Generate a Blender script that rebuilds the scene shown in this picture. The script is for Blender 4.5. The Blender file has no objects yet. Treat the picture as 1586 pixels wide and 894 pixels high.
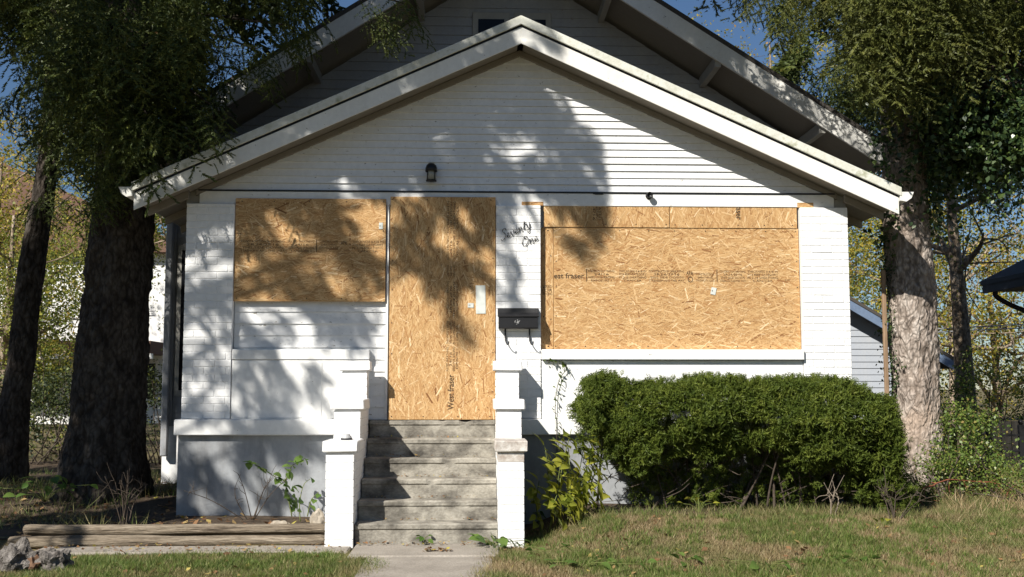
import bpy, bmesh, math, random
import numpy as np
from mathutils import Vector, Matrix, noise

# ------------------------------------------------------------------ camera, sky, sun, exposure
scene = bpy.context.scene
COL = scene.collection
F_PX = 1680.0
CAM = np.array([0.0, -10.7, 1.354])
PITCH = math.atan(153 / F_PX)
YAW = math.radians(2.05)
cam_d = bpy.data.cameras.new('camera')
cam_d.sensor_width = 36.0
cam_d.lens = 36.0 * F_PX / 1586.0
cam_d.clip_end = 2000
cam = bpy.data.objects.new('camera', cam_d)
cam.location = CAM
cam.rotation_euler = (math.pi / 2 + PITCH, 0, -YAW)
COL.objects.link(cam)
scene.camera = cam

SUN = Vector((0.78, 1.0, -0.97)).normalized()          # direction the sunlight travels
ELEV = math.asin(-SUN.z)
world = bpy.data.worlds.new('World')
scene.world = world
world.use_nodes = True
wn = world.node_tree.nodes
sky = wn.new('ShaderNodeTexSky')
sky.sky_type = 'NISHITA'
sky.sun_disc = False
sky.sun_elevation = ELEV
sky.sun_rotation = math.atan2(-SUN.x, -SUN.y)
sky.altitude = 100
sky.dust_density = 0.05
sky.ozone_density = 6.0
wn['Background'].inputs[1].default_value = 0.05
world.node_tree.links.new(sky.outputs[0], wn['Background'].inputs[0])
sun_d = bpy.data.lights.new('sun', 'SUN')
sun_d.energy = 5.0
sun_d.angle = math.radians(0.53)
sun_d.color = (1.0, 0.95, 0.86)
sun = bpy.data.objects.new('sun', sun_d)
sun.rotation_euler = SUN.to_track_quat('-Z', 'Y').to_euler()
sun.location = (-20, -25, 25)
COL.objects.link(sun)
scene.view_settings.view_transform = 'Standard'
scene.view_settings.look = 'None'
scene.view_settings.gamma = 1
scene.view_settings.use_curve_mapping = False
scene.view_settings.exposure = 0.55
scene.cycles.max_bounces = 6
scene.cycles.transparent_max_bounces = 4

rng = np.random.default_rng(71)
rnd = random.Random(71)
R = math.radians

# ------------------------------------------------------------------ pixel <-> place
_f = np.array([math.sin(YAW) * math.cos(PITCH), math.cos(YAW) * math.cos(PITCH), math.sin(PITCH)])
_r = np.array([math.cos(YAW), -math.sin(YAW), 0.0])
_u = np.cross(_r, _f)

def W(px, py, Y=None, Z=None):
    d = _f + (px - 793) / F_PX * _r - (py - 447) / F_PX * _u
    t = (Y - CAM[1]) / d[1] if Y is not None else (Z - CAM[2]) / d[2]
    return CAM + t * d

def proj(P):
    v = np.asarray(P) - CAM
    z = v @ _f
    return 793 + F_PX * (v @ _r) / z, 447 - F_PX * (v @ _u) / z

# ------------------------------------------------------------------ object helpers
def link(o, parent=None):
    COL.objects.link(o)
    if parent is not None:
        o.parent = parent
    return o

def tag(o, label=None, cat=None, group=None, kind=None):
    if label: o['label'] = label
    if cat: o['category'] = cat
    if group: o['group'] = group
    if kind: o['kind'] = kind
    return o

def empty(name, loc, label, cat, group=None):
    o = bpy.data.objects.new(name, None)
    o.location = loc
    o.empty_display_size = 0.2
    link(o)
    tag(o, label, cat, group)
    bpy.context.view_layer.update()
    return o

def obj(name, me, mat=None, parent=None, loc=None):
    o = bpy.data.objects.new(name, me)
    if mat is not None and len(me.materials) == 0:
        me.materials.append(mat)
    link(o, parent)
    if parent is not None:
        o.matrix_parent_inverse = root_inv(parent)
    if loc is not None:
        o.location = loc
    return o

def root_inv(p):
    # parents only ever translate: keep children in world coordinates
    t = Vector((0, 0, 0))
    q = p
    m = Matrix.Identity(4)
    chain = []
    while q is not None:
        chain.append(q); q = q.parent
    for q in reversed(chain):
        m = m @ q.matrix_parent_inverse @ q.matrix_basis
    return m.inverted()

def np_mesh(name, V, F, smooth=False):
    V = np.asarray(V, dtype=np.float32); F = np.asarray(F, dtype=np.int32)
    n, k = F.shape
    me = bpy.data.meshes.new(name)
    me.vertices.add(len(V)); me.vertices.foreach_set('co', V.ravel())
    me.loops.add(n * k); me.loops.foreach_set('vertex_index', F.ravel())
    me.polygons.add(n); me.polygons.foreach_set('loop_start', np.arange(0, n * k, k, dtype=np.int32))
    me.update(calc_edges=True)
    if smooth:
        me.polygons.foreach_set('use_smooth', np.ones(n, dtype=bool))
    return me

def bm_mesh(name, bm, smooth=False):
    me = bpy.data.meshes.new(name)
    bmesh.ops.recalc_face_normals(bm, faces=bm.faces)
    if smooth:
        for f in bm.faces: f.smooth = True
    bm.to_mesh(me); bm.free()
    return me

def box_mesh(x0, x1, y0, y1, z0, z1, bevel=0.0, jit=0.0, seg=1):
    bm = bmesh.new()
    vs = [bm.verts.new((x, y, z)) for x in (x0, x1) for y in (y0, y1) for z in (z0, z1)]
    for a in ((0, 1, 3, 2), (4, 6, 7, 5), (0, 4, 5, 1), (2, 3, 7, 6), (0, 2, 6, 4), (1, 5, 7, 3)):
        bm.faces.new([vs[i] for i in a])
    if bevel:
        bmesh.ops.bevel(bm, geom=bm.edges[:], offset=bevel, segments=seg, affect='EDGES')
    if jit:
        for v in bm.verts:
            v.co += Vector((rnd.uniform(-jit, jit), rnd.uniform(-jit, jit), rnd.uniform(-jit, jit)))
    return bm_mesh('box', bm)

def box(name, x0, x1, y0, y1, z0, z1, mat, parent=None, bevel=0.004, jit=0.0):
    return obj(name, box_mesh(x0, x1, y0, y1, z0, z1, bevel, jit), mat, parent)

def prism(name, poly_xz, y0, y1, mat, parent=None, bevel=0.0):
    """a polygon in the x-z plane pushed from y0 to y1"""
    bm = bmesh.new()
    a = [bm.verts.new((x, y0, z)) for x, z in poly_xz]
    b = [bm.verts.new((x, y1, z)) for x, z in poly_xz]
    bm.faces.new(a); bm.faces.new(b[::-1])
    n = len(a)
    for i in range(n):
        bm.faces.new((a[i], b[i], b[(i + 1) % n], a[(i + 1) % n]))
    if bevel:
        bmesh.ops.bevel(bm, geom=bm.edges[:], offset=bevel, segments=1, affect='EDGES')
    return obj(name, bm_mesh(name, bm), mat, parent)

def tube_np(path, radii, n=8, cap=True):
    P = np.asarray(path, float); m = len(P)
    T = np.gradient(P, axis=0); T /= np.linalg.norm(T, axis=1)[:, None] + 1e-9
    ref = np.array([0.0, 0, 1.0])
    if abs(T[0] @ ref) > 0.9: ref = np.array([1.0, 0, 0])
    V = []
    nrm = np.cross(T[0], ref); nrm /= np.linalg.norm(nrm)
    for i in range(m):
        nrm = nrm - T[i] * (nrm @ T[i]); nrm /= np.linalg.norm(nrm) + 1e-9
        b = np.cross(T[i], nrm)
        a = np.arange(n) * 2 * math.pi / n
        V.append(P[i] + radii[i] * (np.cos(a)[:, None] * nrm + np.sin(a)[:, None] * b))
    V = np.concatenate(V)
    Fq = []
    for i in range(m - 1):
        for j in range(n):
            k = (j + 1) % n
            Fq.append((i * n + j, i * n + k, (i + 1) * n + k, (i + 1) * n + j))
    if cap:
        V = np.concatenate([V, [P[0]], [P[-1]]])
        c0, c1 = len(V) - 2, len(V) - 1
        for j in range(n):
            k = (j + 1) % n
            Fq.append((c0, k, j, j)); Fq.append((c1, (m - 1) * n + j, (m - 1) * n + k, (m - 1) * n + k))
    return V, np.array(Fq)

def tubes(name, list_of, mat, parent=None, n=6, smooth=True):
    """several tubes (one branching thing) as one mesh"""
    Vs, Fs, off = [], [], 0
    for path, rad in list_of:
        V, Fq = tube_np(path, rad, n, cap=True)
        T = np.concatenate([Fq[:, [0, 1, 2]], Fq[Fq[:, 2] != Fq[:, 3]][:, [0, 2, 3]]])
        Vs.append(V); Fs.append(T + off); off += len(V)
    me = np_mesh(name, np.concatenate(Vs), np.concatenate(Fs), smooth)
    return obj(name, me, mat, parent)

def smooth_path(pts, n=8):
    P = np.asarray(pts, float)
    if len(P) < 3:
        t = np.linspace(0, 1, n)[:, None]
        return P[0] * (1 - t) + P[-1] * t
    Q = np.vstack([2 * P[0] - P[1], P, 2 * P[-1] - P[-2]])
    out = []
    for i in range(1, len(Q) - 2):
        for t in np.linspace(0, 1, n, endpoint=False):
            p0, p1, p2, p3 = Q[i - 1], Q[i], Q[i + 1], Q[i + 2]
            out.append(0.5 * ((2 * p1) + (p2 - p0) * t + (2 * p0 - 5 * p1 + 4 * p2 - p3) * t * t + (3 * p1 - p0 - 3 * p2 + p3) * t ** 3))
    out.append(P[-1])
    return np.array(out)

# ------------------------------------------------------------------ materials
def new_mat(name):
    m = bpy.data.materials.new(name); m.use_nodes = True
    nt = m.node_tree
    return m, nt, nt.nodes['Principled BSDF']

def ramp(nt, stops):
    r = nt.nodes.new('ShaderNodeValToRGB')
    el = r.color_ramp.elements
    while len(el) < len(stops): el.new(0.5)
    for e, (p, c) in zip(el, stops):
        e.position = p; e.color = (*c, 1)
    return r

def tex_coord(nt, scale=(1, 1, 1), rot=(0, 0, 0)):
    g = nt.nodes.new('ShaderNodeNewGeometry')
    mp = nt.nodes.new('ShaderNodeMapping')
    mp.inputs['Scale'].default_value = scale
    mp.inputs['Rotation'].default_value = rot
    nt.links.new(g.outputs['Position'], mp.inputs['Vector'])
    return mp.outputs[0]

def nnoise(nt, vec, scale, detail=4, rough=0.55):
    t = nt.nodes.new('ShaderNodeTexNoise')
    t.inputs['Scale'].default_value = scale
    t.inputs['Detail'].default_value = detail
    t.inputs['Roughness'].default_value = rough
    nt.links.new(vec, t.inputs['Vector'])
    return t.outputs['Fac']

def mix_col(nt, fac, a, b, mode='MIX'):
    m = nt.nodes.new('ShaderNodeMix'); m.data_type = 'RGBA'; m.blend_type = mode
    if isinstance(fac, float): m.inputs[0].default_value = fac
    else: nt.links.new(fac, m.inputs[0])
    for s, v in ((6, a), (7, b)):
        if isinstance(v, tuple): m.inputs[s].default_value = (*v, 1)
        else: nt.links.new(v, m.inputs[s])
    return m.outputs[2]

def bump(nt, bsdf, height, strength, dist=0.01):
    b = nt.nodes.new('ShaderNodeBump')
    b.inputs['Strength'].default_value = strength
    b.inputs['Distance'].default_value = dist
    nt.links.new(height, b.inputs['Height'])
    nt.links.new(b.outputs[0], bsdf.inputs['Normal'])

def mat_noise(name, stops, scale=8, rough=0.8, bmp=0.3, bscale=60, stretch=(1, 1, 1), dist=0.01, detail=5, spec=0.3, fine=None):
    m, nt, b = new_mat(name)
    v = tex_coord(nt, stretch)
    r = ramp(nt, stops)
    nt.links.new(nnoise(nt, v, scale, detail, 0.6), r.inputs[0])
    col = r.outputs[0]
    if fine:
        r2 = ramp(nt, [(0.35, fine[1]), (0.65, fine[2])])
        nt.links.new(nnoise(nt, v, fine[0], 3), r2.inputs[0])
        col = mix_col(nt, 1.0, col, r2.outputs[0], 'MULTIPLY')
    nt.links.new(col, b.inputs['Base Color'])
    b.inputs['Roughness'].default_value = rough
    b.inputs['Specular IOR Level'].default_value = spec
    if bmp: bump(nt, b, nnoise(nt, v, bscale, 4), bmp, dist)
    return m

def mat_paint(name, col, dirt=(0.55, 0.53, 0.48), amount=0.25, streak=1.0, rough=0.55, bmp=0.15, bscale=35, chips=0.0):
    """old house paint: faint dirt, streaks, a few chips down to grey wood or masonry"""
    m, nt, b = new_mat(name)
    v = tex_coord(nt)
    vs = tex_coord(nt, (1.2, 1.2, 0.25 * streak))
    r1 = ramp(nt, [(0.45, (0, 0, 0)), (0.8, (amount,) * 3)])
    nt.links.new(nnoise(nt, vs, 3.0, 6, 0.65), r1.inputs[0])
    c = mix_col(nt, r1.outputs[0], col, dirt)
    r2 = ramp(nt, [(0.4, (0.94, 0.94, 0.94)), (0.65, (1, 1, 1))])
    nt.links.new(nnoise(nt, v, 22, 4), r2.inputs[0])
    c = mix_col(nt, 1.0, c, r2.outputs[0], 'MULTIPLY')
    if chips:
        r3 = ramp(nt, [(0.69 - chips * 0.1, (0, 0, 0)), (0.71 - chips * 0.1, (1, 1, 1))])
        nt.links.new(nnoise(nt, tex_coord(nt, (1, 1, 2.2)), 17, 5, 0.7), r3.inputs[0])
        c = mix_col(nt, r3.outputs[0], c, (0.28, 0.26, 0.23))
    nt.links.new(c, b.inputs['Base Color'])
    b.inputs['Roughness'].default_value = rough
    b.inputs['Specular IOR Level'].default_value = 0.3
    bump(nt, b, nnoise(nt, v, bscale, 5), bmp, 0.01)
    return m

def mat_plain(name, col, rough=0.5, metal=0.0, spec=0.4):
    m, nt, b = new_mat(name)
    v = tex_coord(nt)
    r = ramp(nt, [(0.3, tuple(c * 0.8 for c in col)), (0.7, col)])
    nt.links.new(nnoise(nt, v, 14, 4), r.inputs[0])
    nt.links.new(r.outputs[0], b.inputs['Base Color'])
    b.inputs['Roughness'].default_value = rough
    b.inputs['Metallic'].default_value = metal
    b.inputs['Specular IOR Level'].default_value = spec
    return m

def mat_leaf(name, stops, rough=0.55, trans=0.3, patch=None, spec=0.35, clump=None):
    """colour from a random number per leaf; light passes through the blade"""
    m, nt, b = new_mat(name)
    g = nt.nodes.new('ShaderNodeNewGeometry')
    r = ramp(nt, stops)
    if clump:
        nf = nnoise(nt, tex_coord(nt), clump, 3, 0.6)
        mr = nt.nodes.new('ShaderNodeMapRange'); mr.inputs[1].default_value = 0.28; mr.inputs[2].default_value = 0.72
        nt.links.new(nf, mr.inputs[0])
        mm = nt.nodes.new('ShaderNodeMix'); mm.inputs[0].default_value = 0.2
        nt.links.new(mr.outputs[0], mm.inputs[2]); nt.links.new(g.outputs['Random Per Island'], mm.inputs[3])
        nt.links.new(mm.outputs[0], r.inputs[0])
    else:
        nt.links.new(g.outputs['Random Per Island'], r.inputs[0])
    col = r.outputs[0]
    if patch:
        v = tex_coord(nt)
        r2 = ramp(nt, [(0.44, (0, 0, 0)), (0.56, (1, 1, 1))])
        nt.links.new(nnoise(nt, v, patch[0], 4), r2.inputs[0])
        r3 = ramp(nt, patch[1])
        nt.links.new(g.outputs['Random Per Island'], r3.inputs[0])
        col = mix_col(nt, r2.outputs[0], col, r3.outputs[0])
    nt.links.new(col, b.inputs['Base Color'])
    b.inputs['Roughness'].default_value = rough
    b.inputs['Specular IOR Level'].default_value = spec
    if trans:
        t = nt.nodes.new('ShaderNodeBsdfTranslucent')
        nt.links.new(col, t.inputs[0])
        mx = nt.nodes.new('ShaderNodeMixShader'); mx.inputs[0].default_value = trans
        nt.links.new(b.outputs[0], mx.inputs[1]); nt.links.new(t.outputs[0], mx.inputs[2])
        nt.links.new(mx.outputs[0], nt.nodes['Material Output'].inputs[0])
    return m

M = {}
M['white'] = mat_paint('white_paint', (0.80, 0.80, 0.79), amount=0.18, chips=0.25)
M['white_siding'] = mat_paint('white_siding_paint', (0.78, 0.785, 0.79), amount=0.22, streak=2.0, chips=0.45)
M['white_brick'] = mat_paint('white_brick_paint', (0.80, 0.80, 0.80), amount=0.12, bmp=0.35, bscale=55, chips=0.15)
M['garage_siding'] = mat_paint('shade_toned_siding', (0.40, 0.43, 0.48), amount=0.3)  # white siding; the garage's shade is put into this blue-grey colour
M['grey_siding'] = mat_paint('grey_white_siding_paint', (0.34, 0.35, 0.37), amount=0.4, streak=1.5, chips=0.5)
M['fascia'] = mat_paint('fascia_paint', (0.80, 0.79, 0.75), dirt=(0.42, 0.39, 0.30), amount=0.3, chips=0.3)
M['roof_edge'] = mat_noise('mossy_roof_edge', [(0.3, (0.50, 0.50, 0.42)), (0.55, (0.66, 0.66, 0.60)), (0.75, (0.30, 0.31, 0.20))], 9, 0.8)
M['soffit'] = mat_paint('soffit_paint', (0.24, 0.215, 0.18), dirt=(0.2, 0.17, 0.13), amount=0.5)
M['grey_found'] = mat_paint('grey_foundation_paint', (0.33, 0.345, 0.365), dirt=(0.12, 0.115, 0.11), amount=0.75, bmp=0.5, bscale=14, chips=0.2)
M['shingle'] = mat_noise('asphalt_shingle', [(0.3, (0.05, 0.045, 0.04)), (0.7, (0.10, 0.09, 0.08))], 60, 0.95, 0.5, 90)
M['concrete'] = mat_noise('old_concrete', [(0.32, (0.08, 0.074, 0.064)), (0.45, (0.20, 0.185, 0.158)), (0.58, (0.34, 0.318, 0.272)), (0.72, (0.44, 0.41, 0.355))], 4.2, 0.92, 0.35, 45, stretch=(1, 1, 1.5), dist=0.012, detail=10, fine=(38, (0.84, 0.83, 0.82), (1.08, 1.08, 1.08)))
M['walk'] = mat_noise('walk_concrete', [(0.3, (0.27, 0.24, 0.205)), (0.7, (0.40, 0.36, 0.31))], 3, 0.92, 0.4, 60, detail=8, fine=(70, (0.8, 0.8, 0.8), (1.05, 1.05, 1.05)))
M['brick_bare'] = mat_noise('bare_block', [(0.3, (0.34, 0.28, 0.24)), (0.5, (0.48, 0.44, 0.40)), (0.7, (0.66, 0.64, 0.60))], 14, 0.9, 0.4, 60)
M['black'] = mat_plain('black_metal', (0.02, 0.02, 0.022), 0.42, 0.2)
M['blackflat'] = mat_plain('black_lettering', (0.012, 0.012, 0.014), 0.55)
M['ink'] = mat_noise('stamp_ink', [(0.4, (0.045, 0.03, 0.018)), (0.65, (0.15, 0.09, 0.045))], 120, 0.9, 0.0)
M['paper'] = mat_plain('paper', (0.66, 0.69, 0.65), 0.9, 0.0, 0.1)
M['glass'] = mat_plain('dark_pane', (0.012, 0.013, 0.016), 0.12, 0.0, 0.12)
M['frost'] = mat_plain('dusty_lamp_glass', (0.32, 0.32, 0.28), 0.3)
M['win_trim'] = mat_paint('dim_trim_paint', (0.34, 0.33, 0.30), amount=0.4)
M['soil'] = mat_noise('bare_soil', [(0.3, (0.045, 0.032, 0.022)), (0.7, (0.12, 0.085, 0.055))], 6, 0.95, 0.9, 30, dist=0.03)
M['ground'] = mat_noise('lawn_ground', [(0.3, (0.09, 0.075, 0.035)), (0.5, (0.17, 0.135, 0.07)), (0.7, (0.10, 0.105, 0.035))], 1.7, 0.95, 0.8, 40, dist=0.03, detail=8)
M['timber'] = mat_noise('weathered_timber', [(0.28, (0.085, 0.065, 0.048)), (0.45, (0.24, 0.195, 0.145)), (0.7, (0.36, 0.305, 0.235))], 5, 0.9, 1.0, 16, stretch=(0.3, 4, 4), detail=9, dist=0.03, fine=(30, (0.6, 0.58, 0.55), (1.1, 1.1, 1.1)))
M['deadwood'] = mat_noise('grey_dead_wood', [(0.3, (0.06, 0.05, 0.043)), (0.5, (0.15, 0.135, 0.122)), (0.7, (0.28, 0.255, 0.235))], 7, 0.9, 0.9, 22, stretch=(3, 1, 3), dist=0.03)
M['rot'] = mat_noise('rotten_orange_wood', [(0.3, (0.09, 0.05, 0.03)), (0.7, (0.21, 0.125, 0.08))], 12, 0.95, 0.7, 30)
M['rock'] = mat_noise('pale_rock', [(0.3, (0.24, 0.20, 0.15)), (0.7, (0.45, 0.40, 0.33))], 12, 0.9, 0.6, 30)
M['twig'] = mat_noise('twig_bark', [(0.3, (0.045, 0.034, 0.026)), (0.7, (0.10, 0.078, 0.06))], 20, 0.9, 0.2)
M['twig_pale'] = mat_noise('pale_twig', [(0.3, (0.20, 0.16, 0.12)), (0.7, (0.34, 0.28, 0.22))], 20, 0.9, 0.2)
M['bramble'] = mat_noise('red_bramble', [(0.3, (0.17, 0.05, 0.03)), (0.7, (0.30, 0.11, 0.06))], 15, 0.7, 0.2)
M['stem_green'] = mat_noise('green_stem', [(0.3, (0.10, 0.13, 0.03)), (0.7, (0.18, 0.20, 0.06))], 15, 0.6, 0.1)
M['fence_wood'] = mat_noise('fence_board_wood', [(0.3, (0.26, 0.21, 0.16)), (0.7, (0.42, 0.36, 0.29))], 6, 0.9, 0.4, 30, stretch=(3, 3, 0.4))
M['navy'] = mat_plain('dark_blue_trim', (0.025, 0.03, 0.045), 0.6)
M['shaded_trim'] = mat_plain('shade_blue_fascia', (0.16, 0.22, 0.33), 0.6)  # sky-blue shade on the garage fascia, put into its colour
M['brown_roof'] = mat_noise('brown_shingle', [(0.3, (0.12, 0.07, 0.05)), (0.7, (0.2, 0.12, 0.09))], 30, 0.95, 0.3)
M['red_brick'] = mat_noise('red_brick', [(0.3, (0.24, 0.09, 0.06)), (0.7, (0.34, 0.15, 0.10))], 20, 0.9, 0.3)
M['wire'] = mat_plain('pale_cable', (0.45, 0.45, 0.45), 0.5)
M['post'] = mat_noise('bare_pole', [(0.3, (0.2, 0.13, 0.08)), (0.7, (0.36, 0.25, 0.16))], 8, 0.9, 0.4, 30, stretch=(3, 3, 0.3))

def mat_bark(name, dark, mid, light, scale=9.0, moss=None):
    m, nt, b = new_mat(name)
    v = tex_coord(nt, (1, 1, 0.55))
    vo = nt.nodes.new('ShaderNodeTexVoronoi'); vo.inputs['Scale'].default_value = scale * 3.2
    nv = nnoise(nt, v, scale, 6, 0.65)
    mv = nt.nodes.new('ShaderNodeVectorMath'); mv.operation = 'ADD'
    tn = nt.nodes.new('ShaderNodeTexNoise'); tn.inputs['Scale'].default_value = 14
    nt.links.new(v, tn.inputs['Vector'])
    sc = nt.nodes.new('ShaderNodeVectorMath'); sc.operation = 'SCALE'; sc.inputs['Scale'].default_value = 0.09
    nt.links.new(tn.outputs['Color'], sc.inputs[0])
    nt.links.new(v, mv.inputs[0]); nt.links.new(sc.outputs[0], mv.inputs[1])
    nt.links.new(mv.outputs[0], vo.inputs['Vector'])
    vo.feature = 'F1'
    r = ramp(nt, [(0.3, dark), (0.5, mid), (0.72, light)])
    nt.links.new(nv, r.inputs[0])
    r2 = ramp(nt, [(0.25, (1.12, 1.12, 1.12)), (0.75, (0.5, 0.48, 0.46))])
    nt.links.new(vo.outputs['Distance'], r2.inputs[0])
    c = mix_col(nt, 1.0, r.outputs[0], r2.outputs[0], 'MULTIPLY')
    if moss:
        r3 = ramp(nt, [(0.5, (0, 0, 0)), (0.7, (0.8, 0.8, 0.8))])
        nt.links.new(nnoise(nt, tex_coord(nt), 2.3, 4), r3.inputs[0])
        c = mix_col(nt, r3.outputs[0], c, moss)
    nt.links.new(c, b.inputs['Base Color'])
    b.inputs['Roughness'].default_value = 0.95
    b.inputs['Specular IOR Level'].default_value = 0.1
    inv = nt.nodes.new('ShaderNodeMath'); inv.operation = 'SUBTRACT'; inv.inputs[0].default_value = 1
    nt.links.new(vo.outputs['Distance'], inv.inputs[1])
    bump(nt, b, inv.outputs[0], 0.8, 0.03)
    return m

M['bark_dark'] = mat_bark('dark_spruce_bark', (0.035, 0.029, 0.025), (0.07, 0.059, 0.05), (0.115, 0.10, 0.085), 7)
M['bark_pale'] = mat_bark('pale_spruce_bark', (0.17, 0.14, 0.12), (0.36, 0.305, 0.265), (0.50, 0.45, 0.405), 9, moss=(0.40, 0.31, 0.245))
M['bark_grey'] = mat_bark('grey_bark', (0.18, 0.14, 0.10), (0.34, 0.27, 0.20), (0.46, 0.38, 0.30), 6)

G1, G2, G3 = (0.022, 0.038, 0.013), (0.062, 0.086, 0.020), (0.15, 0.17, 0.036)
M['spruce'] = mat_leaf('spruce_needles', [(0.0, G1), (0.45, G2), (0.85, G3), (0.93, (0.14, 0.11, 0.03)), (1.0, (0.22, 0.09, 0.035))], trans=0.22, clump=7.0)
M['spruce_olive'] = mat_leaf('olive_spruce_needles', [(0.0, (0.04, 0.055, 0.014)), (0.5, (0.10, 0.115, 0.026)), (0.9, (0.18, 0.185, 0.045)), (1.0, (0.26, 0.17, 0.05))], trans=0.3, clump=7.0)
M['yew'] = mat_leaf('yew_needles', [(0.0, (0.035, 0.06, 0.010)), (0.45, (0.085, 0.118, 0.018)), (0.8, (0.15, 0.185, 0.03)), (1.0, (0.24, 0.25, 0.06))], trans=0.25, spec=0.2, clump=9.0)
M['ivy'] = mat_leaf('ivy_leaves', [(0.0, (0.025, 0.05, 0.02)), (0.6, (0.05, 0.085, 0.03)), (1.0, (0.12, 0.17, 0.04))], 0.35, 0.25, spec=0.5)
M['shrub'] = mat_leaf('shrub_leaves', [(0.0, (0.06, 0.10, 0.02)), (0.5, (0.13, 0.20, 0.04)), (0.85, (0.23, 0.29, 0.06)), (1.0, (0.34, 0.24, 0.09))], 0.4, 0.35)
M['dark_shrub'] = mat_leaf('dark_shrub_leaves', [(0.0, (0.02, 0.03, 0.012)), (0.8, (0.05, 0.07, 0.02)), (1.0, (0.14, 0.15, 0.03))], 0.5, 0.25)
M['lime'] = mat_leaf('yellow_green_leaves', [(0.0, (0.20, 0.25, 0.035)), (0.6, (0.32, 0.36, 0.06)), (1.0, (0.46, 0.42, 0.08))], 0.4, 0.4)
M['midgreen'] = mat_leaf('green_leaves', [(0.0, (0.06, 0.12, 0.025)), (1.0, (0.15, 0.22, 0.05))], 0.4, 0.35)
M['autumn'] = mat_leaf('autumn_leaves', [(0.0, (0.14, 0.17, 0.03)), (0.4, (0.30, 0.28, 0.045)), (0.8, (0.48, 0.38, 0.06)), (1.0, (0.42, 0.24, 0.05))], 0.5, 0.4)
M['autumn_green'] = mat_leaf('turning_leaves', [(0.0, (0.10, 0.14, 0.028)), (0.45, (0.18, 0.22, 0.04)), (0.8, (0.33, 0.33, 0.06)), (1.0, (0.46, 0.36, 0.06))], 0.5, 0.4)
M['grass'] = mat_leaf('lawn_grass', [(0.0, (0.07, 0.11, 0.02)), (0.5, (0.14, 0.175, 0.045)), (0.8, (0.22, 0.22, 0.08)), (1.0, (0.36, 0.29, 0.15))], 0.6, 0.3,
                    patch=(1.6, [(0.0, (0.17, 0.12, 0.055)), (0.4, (0.31, 0.23, 0.12)), (0.75, (0.42, 0.33, 0.20)), (1.0, (0.20, 0.20, 0.07))]))
M['grass_green'] = mat_leaf('green_lawn_grass', [(0.0, (0.06, 0.10, 0.02)), (0.6, (0.13, 0.18, 0.04)), (0.9, (0.22, 0.23, 0.08)), (1.0, (0.36, 0.29, 0.15))], 0.6, 0.3,
                    patch=(2.5, [(0.0, (0.10, 0.12, 0.03)), (0.6, (0.24, 0.22, 0.09)), (1.0, (0.35, 0.28, 0.15))]))
M['fallen'] = mat_leaf('fallen_leaves', [(0.0, (0.12, 0.06, 0.03)), (0.5, (0.28, 0.15, 0.07)), (0.8, (0.40, 0.28, 0.12)), (1.0, (0.46, 0.40, 0.08))], 0.7, 0.2)
M['osb'] = mat_leaf('osb_strands', [(0.0, (0.20, 0.09, 0.035)), (0.06, (0.38, 0.20, 0.08)), (0.35, (0.51, 0.31, 0.14)), (0.7, (0.56, 0.36, 0.17)), (0.92, (0.63, 0.43, 0.225)), (1.0, (0.76, 0.58, 0.36))], 0.75, 0.0, spec=0.2)
M['osb_core'] = mat_noise('osb_core', [(0.3, (0.36, 0.20, 0.08)), (0.7, (0.56, 0.34, 0.15))], 40, 0.85, 0.3, 90)

# ------------------------------------------------------------------ ground
def sstep(a, b, x):
    t = np.clip((x - a) / (b - a), 0, 1)
    return t * t * (3 - 2 * t)

def ground_z(x, y):
    x = np.asarray(x, float); y = np.asarray(y, float)
    right = sstep(0.45, 1.2, x)
    z = 0.0 + right * 0.21 * sstep(-3.0, -0.9, y)
    left = 1 - sstep(-1.25, -1.05, x)
    z = z + left * (0.10 * sstep(-1.22, -1.08, y) + 0.12 * sstep(-0.2, 1.0, y))
    z = z + 0.1 * sstep(1.0, 2.5, y) * (1 - left)
    bumps = 0.018 * np.sin(x * 1.9 + 0.7 * y) * np.cos(y * 1.3 - 0.4 * x) + 0.01 * np.sin(4.1 * x + 2.0) * np.sin(3.3 * y)
    z = z + bumps * (1 - sstep(0.3, 0.9, 1 - np.abs(x + 0.38))) * 1.0
    return z

xs = np.concatenate([np.linspace(-300, -12, 14), np.linspace(-10, 10, 161), np.linspace(12, 300, 14)])
ys = np.concatenate([np.linspace(-60, -6, 10), np.linspace(-5, 5, 101), np.linspace(6, 20, 15), np.linspace(30, 500, 10)])
GX, GY = np.meshgrid(xs, ys, indexing='ij')
GZ = ground_z(GX, GY)
nx, ny = GX.shape
idx = np.arange(nx * ny).reshape(nx, ny)
Fg = np.stack([idx[:-1, :-1], idx[1:, :-1], idx[1:, 1:], idx[:-1, 1:]], -1).reshape(-1, 4)
tag(obj('ground', np_mesh('ground', np.stack([GX, GY, GZ], -1).reshape(-1, 3), Fg, True), M['ground']),
    'patchy lawn of dry and green grass in front of the house', 'ground', kind='structure')

def sheet(name, x0, x1, y0, y1, dz, mat, label, nx=30, ny=20, wob=0.0):
    X, Y = np.meshgrid(np.linspace(x0, x1, nx), np.linspace(y0, y1, ny), indexing='ij')
    if wob:
        e = np.zeros_like(X); e[0] = -1; e[-1] = 1
        X = X + e * wob * np.sin(Y * 7 + 1); e = np.zeros_like(X); e[:, 0] = -1; e[:, -1] = 1
        Y = Y + e * wob * np.sin(X * 6)
    Z = ground_z(X, Y) + dz
    i = np.arange(nx * ny).reshape(nx, ny)
    Fq = np.stack([i[:-1, :-1], i[1:, :-1], i[1:, 1:], i[:-1, 1:]], -1).reshape(-1, 4)
    o = obj(name, np_mesh(name, np.stack([X, Y, Z], -1).reshape(-1, 3), Fq, True), mat)
    return tag(o, label, 'ground', kind='structure')

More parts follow.
